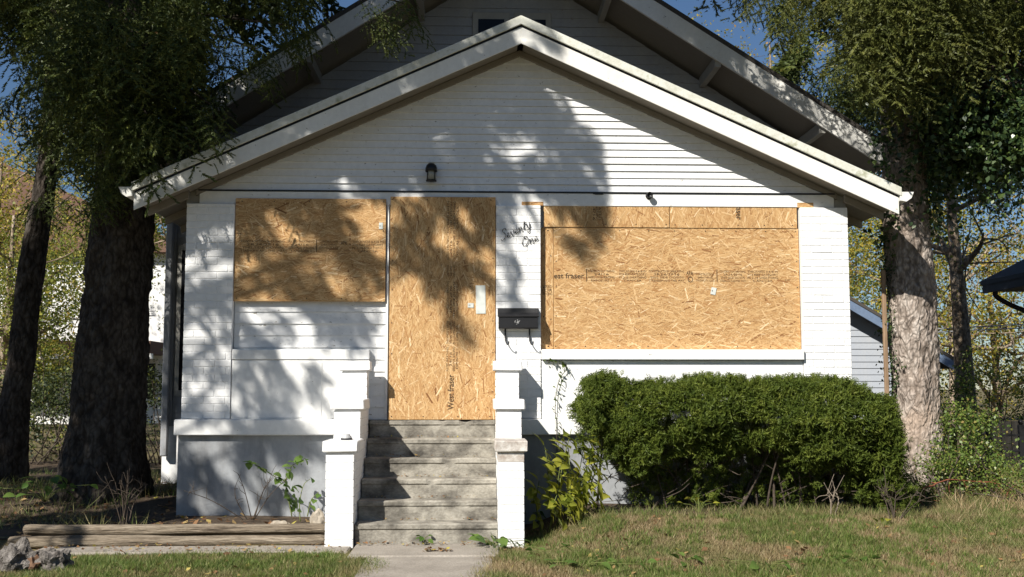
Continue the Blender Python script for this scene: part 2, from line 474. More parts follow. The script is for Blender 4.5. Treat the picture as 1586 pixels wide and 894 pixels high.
sheet('planting_bed', -9.5, -1.26, -1.13, 6.0, 0.012, M['soil'], 'bare dark soil bed behind the landscape timbers', 80, 60)
sheet('hedge_bed', 0.47, 5.2, -0.95, 0.2, 0.012, M['soil'], 'shaded soil under the clipped yew hedge', 50, 20, 0.05)

# front walk: slabs of worn concrete
walk = tag(box('front_walk', -0.99, 0.22, -1.95, -1.29, -0.08, 0.03, M['walk'], bevel=0.012), 'worn concrete front walk leading to the steps', 'walk', kind='structure')
o = box('slab', -0.84, 0.16, -3.6, -1.97, -0.08, 0.022, M['walk'], walk, bevel=0.012)
o = box('slab', -0.84, 0.16, -5.6, -3.62, -0.08, 0.026, M['walk'], walk, bevel=0.012)
strip = tag(box('concrete_strip', -3.6, -1.02, -1.62, -1.27, -0.08, 0.018, M['walk'], bevel=0.012), 'narrow concrete edging strip in front of the landscape timbers', 'edging', kind='structure')

# ------------------------------------------------------------------ house
CX = 0.46                      # ridge line
house = empty('house', (CX, 0, 0), 'white bungalow with boarded-up windows and door and a low front gable', 'house')
XL, XR = -2.83, 3.75

def brick_meshes(L, H, D, n=4):
    out = []
    for _ in range(n):
        me = box_mesh(-L / 2, L / 2, -D, 0, -H / 2, H / 2, 0.0035, 0.0011)
        me.materials.append(M['white_brick']); out.append(me)
    return out

BR_H = 0.0715
def brick_wall(parent, x0, x1, z0, z1, yface, depth=0.03, cache={}):
    """running bond; each brick is its own mesh object standing 3 mm proud of the core behind"""
    k, z = 0, z0
    while z < z1 - 0.03:
        h = min(BR_H, z1 - z)
        cuts = [x0]
        x = x0 + (0.105 if k % 2 else 0.21)
        while x < x1 - 0.05:
            cuts.append(x); x += 0.21
        cuts.append(x1)
        for a, b in zip(cuts[:-1], cuts[1:]):
            L, H = round(b - a - 0.006, 3), round(h - 0.006, 3)
            key = (L, H, depth)
            if key not in cache: cache[key] = brick_meshes(L, H, depth)
            o = obj('brick', rnd.choice(cache[key]), None, parent)
            o.location = ((a + b) / 2, yface + depth + rnd.uniform(-0.0012, 0.0012), z + h / 2)
        z += BR_H; k += 1

# foundation, ledge
box('foundation', XL - 0.01, -1.06, -0.05, 0.5, -0.3, 0.893, M['grey_found'], house, 0.006)
box('foundation', 0.26, XR + 0.01, -0.05, 0.5, -0.3, 0.893, M['grey_found'], house, 0.006)
box('foundation', -1.058, 0.258, 0.076, 0.5, -0.3, 0.892, M['grey_found'], house, 0.004)
box('water_table', XL - 0.035, -1.25, -0.12, 0.35, 0.894, 1.046, M['white'], house, 0.008)
box('water_table', 0.47, XR + 0.035, -0.12, 0.35, 0.894, 1.046, M['white'], house, 0.008)
box('porch_floor', -1.285, 0.465, 0.075, 0.5, 0.894, 1.035, M['concrete'], house, 0.006)
# side walls and core
box('side_wall', XL, XL + 0.12, 0.06, 2.4, 1.047, 3.3, M['white_siding'], house, 0.004)
box('side_wall', XR - 0.12, XR, 0.06, 2.4, 1.047, 3.3, M['white_siding'], house, 0.004)
box('front_wall', XL + 0.02, XR - 0.02, 0.075, 0.25, 1.047, 3.30, M['white_siding'], house, 0.004)

def pilaster(x0, x1, z0, z1):
    p = box('pilaster', x0 + 0.004, x1 - 0.004, -0.055, 0.074, z0 + 0.002, z1, M['white_brick'], house, 0.003)
    brick_wall(p, x0, x1, z0 + 0.001, z1, -0.06)
    return p
pilaster(-2.817, -2.345, 1.047, 3.155)
pilaster(0.221, 0.668, 1.047, 3.155)
pilaster(3.268, 3.752, 1.047, 3.150)

# low walls under the windows, their sills
kw = box('low_wall', -2.344, -1.015, -0.045, 0.0745, 1.047, 1.617, M['white'], house, 0.004)
box('panel', -2.335, -1.47, -0.052, -0.0455, 1.06, 1.60, M['white'], kw, 0.003)
box('low_wall', 0.669, 3.267, -0.045, 0.0745, 1.047, 1.617, M['white'], house, 0.004)
box('window_sill', -2.343, -1.012, -0.056, 0.0735, 1.622, 1.722, M['white'], house, 0.006)
box('window_sill', 0.670, 3.266, -0.10, 0.0735, 1.622, 1.724, M['white'], house, 0.006)
# lapped boards beside the door and under the left window
ws = box('board_wall', -2.343, -0.862, 0.03, 0.0746, 1.04, 3.2, M['white_siding'], house, 0.003)

def siding_board(parent, x0a, x1a, x0b, x1b, z0, z1, y, mat, lap=0.016):
    """one bevelled board: thick lower edge, thin upper edge; a = bottom edge, b = top edge"""
    bm = bmesh.new()
    j = rnd.uniform(-0.002, 0.002); zj = rnd.uniform(-0.0025, 0.0025)
    f = lambda x, yy, z: bm.verts.new((x, yy + j, z + (zj if x > x0a + 0.3 * (x1a - x0a) else 0)))
    v = [f(x0a, y - lap, z0), f(x1a, y - lap, z0), f(x1b, y - 0.003, z1), f(x0b, y - 0.003, z1),
         f(x0a, y, z0), f(x1a, y, z0), f(x1b, y, z1), f(x0b, y, z1)]
    for a in ((0, 1, 2, 3), (4, 7, 6, 5), (0, 4, 5, 1), (3, 2, 6, 7), (0, 3, 7, 4), (1, 5, 6, 2)):
        bm.faces.new([v[i] for i in a])
    return obj('siding_board', bm_mesh('siding_board', bm), mat, parent)

z = 1.042
while z < 2.19:
    siding_board(ws, -2.342, -0.864, -2.342, -0.864, z, z + 0.1155, 0.0295, M['white_siding'])
    z += 0.1168
box('door_casing', -0.86, -0.835, -0.012, 0.074, 1.038, 3.2, M['white'], house, 0.003)
box('door_casing', 0.2195, 0.2205, 0.02, 0.074, 1.038, 3.2, M['white'], house, 0.0)
# lintel, lap gap bar and gable
box('lintel', -2.705, 3.63, -0.014, 0.0744, 3.157, 3.286, M['white'], house, 0.004)
box('lap_gap_bar', -2.715, 3.64, -0.026, 0.05, 3.2875, 3.3005, M['black'], house, 0.001)  # dark gap line under the siding lap, put in as a solid black bar
S = 0.452                      # pitch of the front roof
FY = -0.35                     # plane of the front fascia
PK = 4.97                      # top of the roof edge at the ridge
HALF = 3.70
def roof_z(x, drop=0.0): return PK - S * abs(x - CX) - drop
gw = prism('gable_wall', [(-2.70, 3.301), (3.62, 3.301), (3.62, 3.33), (CX, roof_z(CX, 0.27)), (-2.70, 3.33)], 0.02, 0.2, M['white_siding'], house)
z = 3.302
while z < 4.70:
    z2 = min(z + 0.0715, 4.70)
    ha = min((PK - 0.25 - z) / S, 3.16); hb = min((PK - 0.25 - z2) / S, 3.16)
    if hb > 0.02:
        siding_board(gw, CX - ha, CX + ha, CX - hb, CX + hb, z, z2, 0.0195, M['white_siding'], 0.02)
    z += 0.0728
# front roof: two slopes, edge strip, fascia, frieze, gutters
def slope_part(name, side, x_in, x_out, y0, y1, top, bot, mat, parent, bevel=0.003):
    a, b = CX + side * x_in, CX + side * x_out
    return prism(name, [(a, roof_z(a, top)), (b, roof_z(b, top)), (b, roof_z(b, bot)), (a, roof_z(a, bot))], y0, y1, mat, parent, bevel)
fr = None
for sd in (-1, 1):
    rf = slope_part('roof_slope', sd, 0.0, HALF - 0.01, FY - 0.005, 2.28, 0.0, 0.035, M['shingle'], house, 0)
    slope_part('roof_edge', sd, 0.0, HALF + 0.02, FY - 0.03, FY - 0.0055, -0.012, 0.075, M['roof_edge'], rf)
    slope_part('shadow_gap_strip', sd, 0.0, HALF - 0.005, FY + 0.012, FY + 0.03, 0.0755, 0.100, M['navy'], rf)  # dark strip that paints in the shadow line between roof edge and fascia
    slope_part('fascia', sd, 0.0, HALF, FY, FY + 0.0115, 0.096, 0.262, M['fascia'], rf)
    slope_part('frieze', sd, 0.0, 3.2, 0.0 - 0.022, 0.018, 0.225, 0.285, M['soffit'], rf)
    slope_part('soffit', sd, 0.03, HALF - 0.05, FY + 0.031, 2.27, 0.205, 0.222, M['soffit'], rf, 0)
    # gutter: a small trough along the eave, its end cap showing at the front
    gx = CX + sd * (HALF + 0.005)
    prof = [(0, 0.0), (0, -0.085), (0.06, -0.095), (0.11, -0.06), (0.135, 0.0), (0.128, 0.0), (0.10, -0.05), (0.055, -0.083), (0.008, -0.075), (0.008, 0)]
    g = prism('gutter', [(gx + sd * px, 3.255 + pz) for px, pz in prof], FY - 0.02, 2.0, M['fascia'], rf)
    prism('gutter_cap', [(gx + sd * px, 3.256 + pz) for px, pz in prof[:5]], FY - 0.024, FY - 0.019, M['fascia'], rf)
    for yy in (-0.1, 0.5, 1.1):      # rafter tails under the eave
        slope_part('rafter_tail', sd, 3.25, HALF - 0.06, yy, yy + 0.05, 0.224, 0.30, M['soffit'], rf, 0.002)
    # closed end behind the rake, beside the gable boards
    box('eave_board', *(sorted((CX + sd * 3.17, CX + sd * 3.30))), 0.02, 2.3, 3.157, 3.30, M['win_trim'], rf, 0.003)

# main house behind
MY, MFY = 2.3, 1.4
MS, MPK, MHALF = 0.64, 6.86, 4.35
def mroof_z(x, d=0.0): return MPK - MS * abs(x - CX) - d
MW0, MW1 = CX - 4.1, CX + 4.1
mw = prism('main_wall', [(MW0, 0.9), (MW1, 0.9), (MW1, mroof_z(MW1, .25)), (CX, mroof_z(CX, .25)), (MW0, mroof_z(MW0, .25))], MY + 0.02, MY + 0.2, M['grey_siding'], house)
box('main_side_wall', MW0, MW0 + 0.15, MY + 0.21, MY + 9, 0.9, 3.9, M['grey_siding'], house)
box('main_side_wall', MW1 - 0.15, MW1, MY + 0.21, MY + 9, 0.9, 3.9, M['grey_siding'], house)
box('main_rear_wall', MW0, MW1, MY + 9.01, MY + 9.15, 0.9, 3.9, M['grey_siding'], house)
box('main_foundation', MW0 - 0.02, MW1 + 0.02, MY + 0.03, MY + 9.1, -0.3, 0.899, M['white'], house, 0.006)
z = 0.95
while z < 6.55:
    h = 0.115
    for a, b in ((MW0 + 0.1, XL - 0.02), (XR + 0.02, MW1 - 0.1)) if z < 3.25 else ((None, None),):
        if a is None:
            ha, hb = min((MPK - 0.25 - z) / MS, 4.0), min((MPK - 0.25 - z - h) / MS, 4.0)
            # the front roof covers the middle: boards only where the wall shows above it
            lo = max((PK - z - h) / S, 0)
            if hb > 0.05 and lo < hb - 0.05:
                if lo < 0.03:
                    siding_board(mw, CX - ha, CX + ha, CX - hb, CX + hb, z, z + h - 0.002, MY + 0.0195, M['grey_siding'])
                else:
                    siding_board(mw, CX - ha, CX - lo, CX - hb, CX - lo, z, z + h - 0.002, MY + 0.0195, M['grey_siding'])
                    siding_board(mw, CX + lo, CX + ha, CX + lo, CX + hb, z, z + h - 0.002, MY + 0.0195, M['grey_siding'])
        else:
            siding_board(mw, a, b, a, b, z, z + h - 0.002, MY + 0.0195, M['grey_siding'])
    z += h
box('corner_board', MW0 - 0.012, MW0 + 0.095, MY - 0.012, MY + 0.0185, 0.9, 3.85, M['grey_siding'], house, 0.003)
box('corner_board', MW1 - 0.095, MW1 + 0.012, MY - 0.012, MY + 0.0185, 0.9, 3.85, M['grey_siding'], house, 0.003)
for sd in (-1, 1):
    def mpart(name, x_in, x_out, y0, y1, top, bot, mat, parent):
        a, b = CX + sd * x_in, CX + sd * x_out
        return prism(name, [(a, mroof_z(a, top)), (b, mroof_z(b, top)), (b, mroof_z(b, bot)), (a, mroof_z(a, bot))], y0, y1, mat, parent)
    mr = mpart('main_roof_slope', 0, MHALF, MFY - 0.02, MY + 9.4, -0.03, 0.03, M['shingle'], house)
    mpart('fascia', 0, MHALF - 0.01, MFY - 0.015, MFY + 0.02, 0.032, 0.27, M['fascia'], mr)
    mpart('soffit', 0.02, MHALF - 0.02, MFY + 0.021, MY + 9.3, 0.16, 0.18, M['soffit'], mr)
    for xx in (1.1, 2.35, 3.55):      # knee brackets under the rake
        a = CX + sd * xx
        bz = mroof_z(a, 0.30)
        prism('bracket', [(a - 0.035, bz + 0.10), (a + 0.035, bz + 0.10), (a + 0.035, bz - 0.02), (a - 0.035, bz - 0.02)], MFY + 0.03, MY + 0.0, M['win_trim'], mr)
# paired gable windows of the main wall
for wx0, wx1 in ((0.05, 0.37), (0.56, 0.88)):
    wz0, wz1 = 5.0, 5.86
    wdw = box('gable_window', wx0 - 0.07, wx1 + 0.07, MY - 0.02, MY + 0.03, wz0 - 0.07, wz1 + 0.09, M['win_trim'], house, 0.004)
    box('pane', wx0, wx1, MY - 0.026, MY - 0.0205, wz0, wz1, M['glass'], wdw, 0.001)
    box('sash_rail', wx0, wx1, MY - 0.034, MY - 0.0265, (wz0 + wz1) / 2 - 0.02, (wz0 + wz1) / 2 + 0.02, M['win_trim'], wdw, 0.002)
# dark window added in place of deep shade at the main wall's left corner, and downspout
sw = box('corner_shade_panel', MW0 + 0.12, XL - 0.16, MY - 0.03, MY - 0.001, 1.25, 3.05, M['win_trim'], house, 0.003)
box('pane', MW0 + 0.17, XL - 0.2, MY - 0.036, MY - 0.0305, 1.32, 2.98, M['glass'], sw, 0.001)  # dark glass stands for the shade on this corner
box('downspout', MW0 - 0.01, MW0 + 0.07, MY - 0.085, MY - 0.0125, 0.55, 3.55, M['grey_siding'], house, 0.012)

# ------------------------------------------------------------------ steps and piers
steps = empty('concrete_steps', (-0.4, -0.7, 0.03), 'six worn grey concrete steps up to the boarded door', 'steps')
RISE, Z0 = 0.1678, 0.03
def rough_block(x0, x1, y0, y1, z0, z1, amp):
    """one cast step: a lip at the nosing, chipped and worn along its length"""
    prof = [(y1, z0), (y0 + 0.016, z0), (y0 + 0.015, z0 + (z1 - z0) * 0.4), (y0 + 0.014, z1 - 0.052), (y0, z1 - 0.042), (y0 - 0.001, z1 - 0.012), (y0 + 0.010, z1), (y0 + 0.1, z1 - 0.002), (y1, z1)]
    n, m = len(prof), 90
    V, Fq = [], []
    for i in range(m + 1):
        x = x0 + (x1 - x0) * i / m
        for j, (y, z) in enumerate(prof):
            q = Vector((x, y, z))
            a_ = noise.noise(q * 11) * amp + noise.noise(q * 37) * amp * 0.6
            chip = max(0.0, noise.noise(Vector((x * 6.5, z1 * 9, 2.0))) - 0.25) * 0.05
            if j in (4, 5, 6): V.append((x, y + abs(a_) * 0.7 + chip, z + min(0, a_) * 0.6 - chip * 0.5))
            elif j in (1, 2, 3): V.append((x, y + a_ * 0.35, z))
            else: V.append((x, y, z))
    for i in range(m):
        for j in range(n):
            k = (j + 1) % n
            Fq.append((i * n + j, i * n + k, (i + 1) * n + k, (i + 1) * n + j))
    bm = bmesh.new()
    vs = [bm.verts.new(v) for v in V]
    for f in Fq: bm.faces.new([vs[i] for i in f])
    bm.faces.new(vs[:n]); bm.faces.new(vs[-n:][::-1])
    return bm_mesh('step', bm)
for k in range(6):
    yf = -1.30 + 0.25 * k
    yb = yf + 0.33 if k < 5 else 0.07
    z1 = Z0 + RISE * (k + 1)
    me = rough_block(-0.998, 0.213, yf, yb, 0.0 if k == 0 else z1 - RISE - 0.02, z1, 0.006)
    obj('step', me, M['concrete'], steps)

def pier(x0, x1, label, bare):
    p = empty('step_pier', ((x0 + x1) / 2, -0.7, 0), label, 'pier', 'stepped piers flanking the front steps')
    tiers = [(-1.35, -0.86, 0.0, 0.808), (-0.855, -0.31, 0.0, 1.155), (-0.305, -0.125, 0.0, 1.513)]
    for i, (ya, yb, za, zb) in enumerate(tiers):
        t = box('pier_tier', x0 + 0.005, x1 - 0.005, ya + 0.005, yb - 0.005, za - 0.1, zb - 0.001, M['white_brick'], p, 0.002)
        z = za; k = 0
        while z < zb - 0.02:
            h = min(BR_H, zb - z)
            cuts = [ya, yb] if (yb - ya) < 0.3 else ([ya, ya + (yb - ya) / 2, yb] if k % 2 else [ya, ya + (yb - ya) / 4, ya + 3 * (yb - ya) / 4, yb])
            hidden = zb - 0.36 if i else -1
            for a, b in zip(cuts[:-1], cuts[1:]):
                mt = M['white_brick']
                if bare and i == 0 and z + h > zb - 0.08: mt = M['brick_bare']
                j = rnd.uniform(-0.001, 0.001)
                o = obj('brick', box_mesh(x0 + j, x1 + j, a + 0.002, b - 0.002, z + 0.0025, z + h - 0.0025, 0.003, 0.001), mt, t)
            z += BR_H; k += 1
        cm = M['brick_bare'] if (bare and i == 0) else M['white_brick']
        nm = obj('cap', box_mesh(x0 - 0.026, x1 + 0.03, ya - 0.028, yb + (0.0 if i < 2 else 0.004), zb, zb + 0.09, 0.007, 0.003), cm, p)
    return p
pier(-1.247, -1.008, 'white painted stepped brick pier left of the steps with a small round fitting on it', False)
pier(0.216, 0.440, 'white painted stepped brick pier right of the steps with a bare grey lowest cap', True)

# ------------------------------------------------------------------ OSB boards
def clip_rect(poly, x0, x1, z0, z1):
    def cl(P, f, inter):
        out = []
        for i in range(len(P)):
            a, b = P[i - 1], P[i]
            if f(b):
                if not f(a): out.append(inter(a, b))
                out.append(b)
            elif f(a): out.append(inter(a, b))
        return out
    for ax, lim, sg in ((0, x0, 1), (0, x1, -1), (1, z0, 1), (1, z1, -1)):
        f = lambda p: sg * (p[ax] - lim) >= 0
        def inter(a, b):
            t = (lim - a[ax]) / (b[ax] - a[ax])
            return (a[0] + (b[0] - a[0]) * t, a[1] + (b[1] - a[1]) * t)
        poly = cl(poly, f, inter)
        if len(poly) < 3: return []
    return poly

SCREW = np_mesh('screw', [(0.0055 * math.cos(t), yy, 0.0055 * math.sin(t)) for yy in (-0.0012, 0.003) for t in np.arange(8) * math.pi / 4], [(0, 1, 2, 3), (0, 3, 4, 7), (4, 5, 6, 7)] + [(i, i + 8, (i + 1) % 8 + 8, (i + 1) % 8) for i in range(8)])
SCREW.materials.append(M['black'])
def osb(x0, x1, z0, z1, y, label, vertical=False, group='oriented strand boards covering the openings', thick=0.011):
    b = empty('strand_board', ((x0 + x1) / 2, y, z0), label, 'board', group)
    box('board', x0, x1, y, y + thick, z0, z1, M['osb_core'], b, 0.0015)
    area = (x1 - x0) * (z1 - z0)
    n = int(area * 3300)
    V, Fc = [], []
    for i in range(n):
        L = rnd.uniform(0.03, 0.13); w = rnd.uniform(0.004, 0.018) * (0.6 + L * 5)
        if rnd.random() < 0.4: w *= 0.35
        a = rnd.gauss(0, 0.45) if rnd.random() < 0.8 else rnd.uniform(-1.57, 1.57)
        if vertical: a += math.pi / 2
        cx, cz = rnd.uniform(x0, x1), rnd.uniform(z0, z1)
        c, s = math.cos(a), math.sin(a)
        sk = rnd.uniform(-0.3, 0.3) * w
        q = [(-L / 2 + sk, -w / 2 * rnd.uniform(.4, 1)), (L / 2 + sk, -w / 2 * rnd.uniform(.4, 1)), (L / 2 - sk, w / 2 * rnd.uniform(.4, 1)), (-L / 2 - sk, w / 2 * rnd.uniform(.4, 1))]
        P = clip_rect([(cx + u * c - v * s, cz + u * s + v * c) for u, v in q], x0 + 0.0015, x1 - 0.0015, z0 + 0.0015, z1 - 0.0015)
        if len(P) < 3: continue
        yy = y - 0.0003 - rnd.random() * 0.0016
        o = len(V)
        V += [(px, yy, pz) for px, pz in P]
        Fc.append(list(range(o, o + len(P))))
    me = bpy.data.meshes.new('wood_strands'); me.from_pydata(V, [], Fc); me.update()
    tag(obj('wood_strands', me, M['osb'], b), kind='stuff')
    pts = []
    for k in range(max(2, int((x1 - x0) / 0.3)) + 1):
        fx = x0 + 0.03 + (x1 - x0 - 0.06) * k / max(2, int((x1 - x0) / 0.3))
        pts += [(fx + rnd.gauss(0, 0.02), z0 + 0.03), (fx + rnd.gauss(0, 0.02), z1 - 0.03)]
    for k in range(1, int((z1 - z0) / 0.3)):
        fz = z0 + (z1 - z0) * k / int((z1 - z0) / 0.3)
        pts += [(x0 + 0.025, fz + rnd.gauss(0, 0.02)), (x1 - 0.025, fz + rnd.gauss(0, 0.02))]
    if z1 - z0 > 0.2:
        for fx, fz in pts:
            if not (x0 + .01 < fx < x1 - .01): continue
            obj('screw', SCREW, None, b).location = (fx, y - 0.0022, fz)
    return b

def px_x(px, py, Y): return W(px, py, Y=Y)[0]
b_left = osb(-2.345, -0.866, 2.192, 3.212, -0.036, 'shaded strand board over the window left of the door')
b_door = osb(-0.822, 0.2185, 1.040, 3.235, -0.05, 'tall strand board covering the front door', True)
b_main = osb(0.797, 3.266, 1.728, 2.943, 0.006, 'largest strand board, sunlit, over the window right of the door')
b_side = osb(0.671, 0.794, 1.728, 2.943, 0.012, 'narrow upright strip of strand board beside the middle brick pilaster', True)
xs_seam = px_x(1037, 330, -0.005)
b_top1 = osb(0.70, xs_seam - 0.003, 2.946, 3.203, -0.004, 'short strand board strip above the big board, left piece', True)
b_top2 = osb(xs_seam + 0.003, 3.252, 2.944, 3.205, -0.003, 'short strand board strip above the big board, right piece', True)
b_endl = osb(0.479, 0.697, 3.158, 3.198, -0.016, 'small strand board sliver above the middle pilaster')
b_endr = osb(3.255, 3.42, 3.154, 3.205, -0.016, 'small pointed strand board sliver above the right pilaster')

# printing on the boards
def text_mesh(s, size, bold=0.0):
    cu = bpy.data.curves.new('t', 'FONT')
    cu.body = s; cu.size = size; cu.align_x = 'LEFT'; cu.offset = bold; cu.resolution_u = 2
    o = bpy.data.objects.new('t', cu); COL.objects.link(o)
    bpy.context.view_layer.update()
    me = bpy.data.meshes.new_from_object(o.evaluated_get(bpy.context.evaluated_depsgraph_get()))
    bpy.data.objects.remove(o); bpy.data.curves.remove(cu)
    return me

def printed(board, s, x, z, size, y, rot=0.0, width=None, bold=0.0, name='lettering', mat=None):
    """flat print on a board; x,z = lower left corner, rot turns it in the plane of the board"""
    me = text_mesh(s, size, bold)
    n = len(me.vertices)
    if n == 0: return
    co = np.zeros(n * 3, dtype=np.float32); me.vertices.foreach_get('co', co); co = co.reshape(-1, 3)
    sx = 1.0
    if width: sx = width / max(co[:, 0].max() - co[:, 0].min(), 1e-6)
    u = (co[:, 0] - co[:, 0].min()) * sx; v = co[:, 1]
    c, si = math.cos(rot), math.sin(rot)
    out = np.stack([x + u * c - v * si, np.full(n, y), z + u * si + v * c], -1)
    me.vertices.foreach_set('co', out.ravel().astype(np.float32)); me.update()
    me.materials.clear()
    return obj(name, me, mat or M['ink'], board)

S1 = ['RATED SHEATHING', '24/16', 'SIZED FOR SPACING', 'EXPOSURE 1']
S2 = ['THICKNESS 0.418 IN', '7/16 PERF CATEGORY', 'PS 2-18 SHEATHING', 'CAN/CSA']
S3 = ['CONSTRUCTION SHEATHING', '2R24/2F16', 'THIS SIDE DOWN', 'STRENGTH AXIS THIS WAY']
S4 = ['CONSTRUCTION', 'SHEATHING', 'STRENGTH AXIS']
def column(board, lines, px0, px1, Y, y, z_top, lh, size):
    xa, xb = px_x(px0, 425, Y), px_x(px1, 425, Y)
    for i, s in enumerate(lines):
        wd = (xb - xa) * min(1.0, 0.35 + 0.042 * len(s))
        off = ((xb - xa) - wd) / 2
        printed(board, s, xa + off, z_top - lh * (i + 1), size, y, width=wd)
YM = 0.006 - 0.0023
zt = W(1000, 417, Y=0)[2]
printed(b_main, 'est fraser', px_x(858, 425, 0), W(0, 428, Y=0)[2], 0.075, YM, width=px_x(905, 425, 0) - px_x(858, 425, 0), bold=0.0015)
def bar(board, px, Y, y, z0, z1): 
    x = px_x(px, 425, Y)
    return obj('bar', box_mesh(x, x + 0.008, y, y + 0.0004, z0, z1), M['ink'], board)
bar(b_main, 908, 0, YM, zt - 0.125, zt); bar(b_main, 1110, 0, YM, zt - 0.125, zt)
column(b_main, S1, 911, 952, 0, YM, zt, 0.031, 0.031)
column(b_main, S2, 959, 1001, 0, YM, zt, 0.031, 0.031)
column(b_main, S3, 1005, 1060, 0, YM, zt, 0.031, 0.031)
column(b_main, S4, 1076, 1108, 0, YM, zt - 0.03, 0.031, 0.031)
column(b_main, S3, 1115, 1155, 0, YM, zt, 0.031, 0.031)
column(b_main, S2, 1158, 1205, 0, YM, zt, 0.031, 0.031)
printed(b_main, '2-18', px_x(1216, 425, 0), W(0, 431, Y=0)[2], 0.025, YM)
printed(b_main, 'APA', px_x(1063, 425, 0), zt - 0.055, 0.05, YM, width=0.07, bold=0.001)
printed(b_main, 'O', px_x(1065, 425, 0), zt - 0.13, 0.085, YM, width=0.055)
# door: the same stamp turned upright
YD = -0.05 - 0.0023
dx = px_x(703, 550, -0.05)
zb = W(700, 635, Y=-0.05)[2]
printed(b_door, 'West fraser', dx, zb, 0.085, YD, rot=math.pi / 2, width=W(0, 580, Y=-.05)[2] - zb, bold=0.0015)
def vcolumn(board, lines, py0, py1, px0, lw, size, y, Y):
    za, zbm = W(700, py0, Y=Y)[2], W(700, py1, Y=Y)[2]
    for i, s in enumerate(lines):
        wd = (zbm - za) * min(1.0, 0.4 + 0.04 * len(s))
        printed(board, s, px_x(px0, 500, Y) + lw * (i + 1), za + ((zbm - za) - wd) / 2, size, y, rot=math.pi / 2, width=wd)
for (pa, pb, ls) in ((575, 538, S1), (533, 498, S2), (492, 436, S3), (430, 410, S4), (402, 366, S1), (362, 312, S2)):
    vcolumn(b_door, ls, pa, pb, 690, 0.031, 0.031, YD, -0.05)
# left board and strips
zl = W(480, 371, Y=-0.036)[2]
YL = -0.036 - 0.0023
column(b_left, S3, 372, 440, -0.036, YL, zl, 0.031, 0.031)
column(b_left, S1, 446, 486, -0.036, YL, zl, 0.031, 0.031)
bar(b_left, 489, -0.036, YL, zl - 0.125, zl)
column(b_left, S4, 492, 525, -0.036, YL, zl, 0.031, 0.031)
printed(b_left, 'APA', px_x(528, 380, -.036), zl - 0.05, 0.05, YL, width=0.06, bold=0.001)
column(b_left, S2, 545, 593, -0.036, YL, zl, 0.031, 0.031)
printed(b_top2, 'fraser', px_x(1142, 330, -.045), 3.203, 0.085, -0.0055, rot=-math.pi / 2, width=0.175, bold=0.0015)
for i, s in enumerate(('RATED', 'SHEATHING', '24/16')):
    printed(b_top1, s, px_x(928, 330, -.045) - 0.03 * i, 3.185, 0.035, -0.0065, rot=-math.pi / 2, width=0.17)
printed(b_side, 'SIZED', 0.683, 2.335, 0.04, 0.0095, width=0.1)
printed(b_side, 'FOR', 0.683, 2.30, 0.04, 0.0095, width=0.1)
printed(b_side, 'SPACING', 0.683, 2.265, 0.04, 0.0095, width=0.1)

# small paper stickers and the notice on the door
def paper(name, px, py, wpx, hpx, Y, tilt, label, cat, lines=()):
    c = W(px, py, Y=Y); s = (Y - CAM[1]) / F_PX
    w, h = wpx * s, hpx * s
    o = obj(name, box_mesh(-w / 2, w / 2, -0.0022, -0.0008, -h / 2, h / 2, 0.0, 0.0006), M['paper'])
    o.location = (c[0], Y - 0.001, c[2]); o.rotation_euler = (0, tilt, 0)
    tag(o, label, cat)
    for i, t in enumerate(lines):
        me = text_mesh(t, h * 0.3)
        me.transform(Matrix.Translation((-w * 0.35, -0.004, h * (-0.1 - 0.3 * i))) @ Matrix.Rotation(math.pi / 2, 4, 'X'))
        me.materials.clear(); me.materials.append(M['blackflat'])
        t_o = bpy.data.objects.new('lettering', me); link(t_o, o)
    return o
paper('notice_paper', 744.5, 464, 15, 44, -0.053, R(-1), 'white paper notice stuck upright on the boarded door', 'notice')
paper('paper_sticker', 729, 473, 9, 7, -0.053, R(2), 'tiny white sticker beside the notice on the boarded door', 'sticker', ('0-5',))
paper('paper_sticker', 590, 350, 6, 10, -0.039, R(0), 'tiny pale sticker on the left window board', 'sticker', ('8',))
paper('paper_sticker', 1105, 451, 8, 11, 0.002, R(12), 'tiny tilted white sticker on the big right board', 'sticker', ('8',))

# ------------------------------------------------------------------ mailbox, lamp, house number, socket
mb = empty('mailbox', (0.44, -0.06, 1.9), 'black wall mailbox with two curled newspaper hooks on the middle pilaster', 'mailbox')
x0, x1 = 0.247, 0.632
zt_, zm, zb_ = 2.118, 2.055, 1.925
bm = bmesh.new()
prof = [(-0.062, zt_), (-0.13, zm + 0.015), (-0.155, zm), (-0.155, zb_ + 0.01), (-0.145, zb_), (-0.062, zb_)]
a = [bm.verts.new((x0, y, z)) for y, z in prof]; b = [bm.verts.new((x1, y, z)) for y, z in prof]
bm.faces.new(a); bm.faces.new(b[::-1])
for i in range(len(a)): bm.faces.new((a[i], b[i], b[(i + 1) % len(a)], a[(i + 1) % len(a)]))
obj('box_body', bm_mesh('box_body', bm), M['black'], mb)
bm = bmesh.new()
prof = [(-0.0615, zt_ + 0.012), (-0.132, zm + 0.025), (-0.168, zm - 0.012), (-0.162, zm - 0.02), (-0.128, zm + 0.016), (-0.0615, zt_ + 0.002)]
a = [bm.verts.new((x0 - 0.008, y, z)) for y, z in prof]; b = [bm.verts.new((x1 + 0.008, y, z)) for y, z in prof]
bm.faces.new(a); bm.faces.new(b[::-1])
for i in range(len(a)): bm.faces.new((a[i], b[i], b[(i + 1) % len(a)], a[(i + 1) % len(a)]))
obj('lid', bm_mesh('lid', bm), M['black'], mb)
em = []
for i in range(26):
    ang = rnd.uniform(0, 6.28); rr = rnd.uniform(0, 0.03)
    em.append((smooth_path([(0.43 + rr * math.cos(ang), -0.158, 1.99 + rr * math.sin(ang)), (0.43 + rr * math.cos(ang) + 0.008, -0.158, 1.994 + rr * math.sin(ang))], 2), [0.0022, 0.0022]))
tubes('emblem', em, M['wire'], mb, 5)
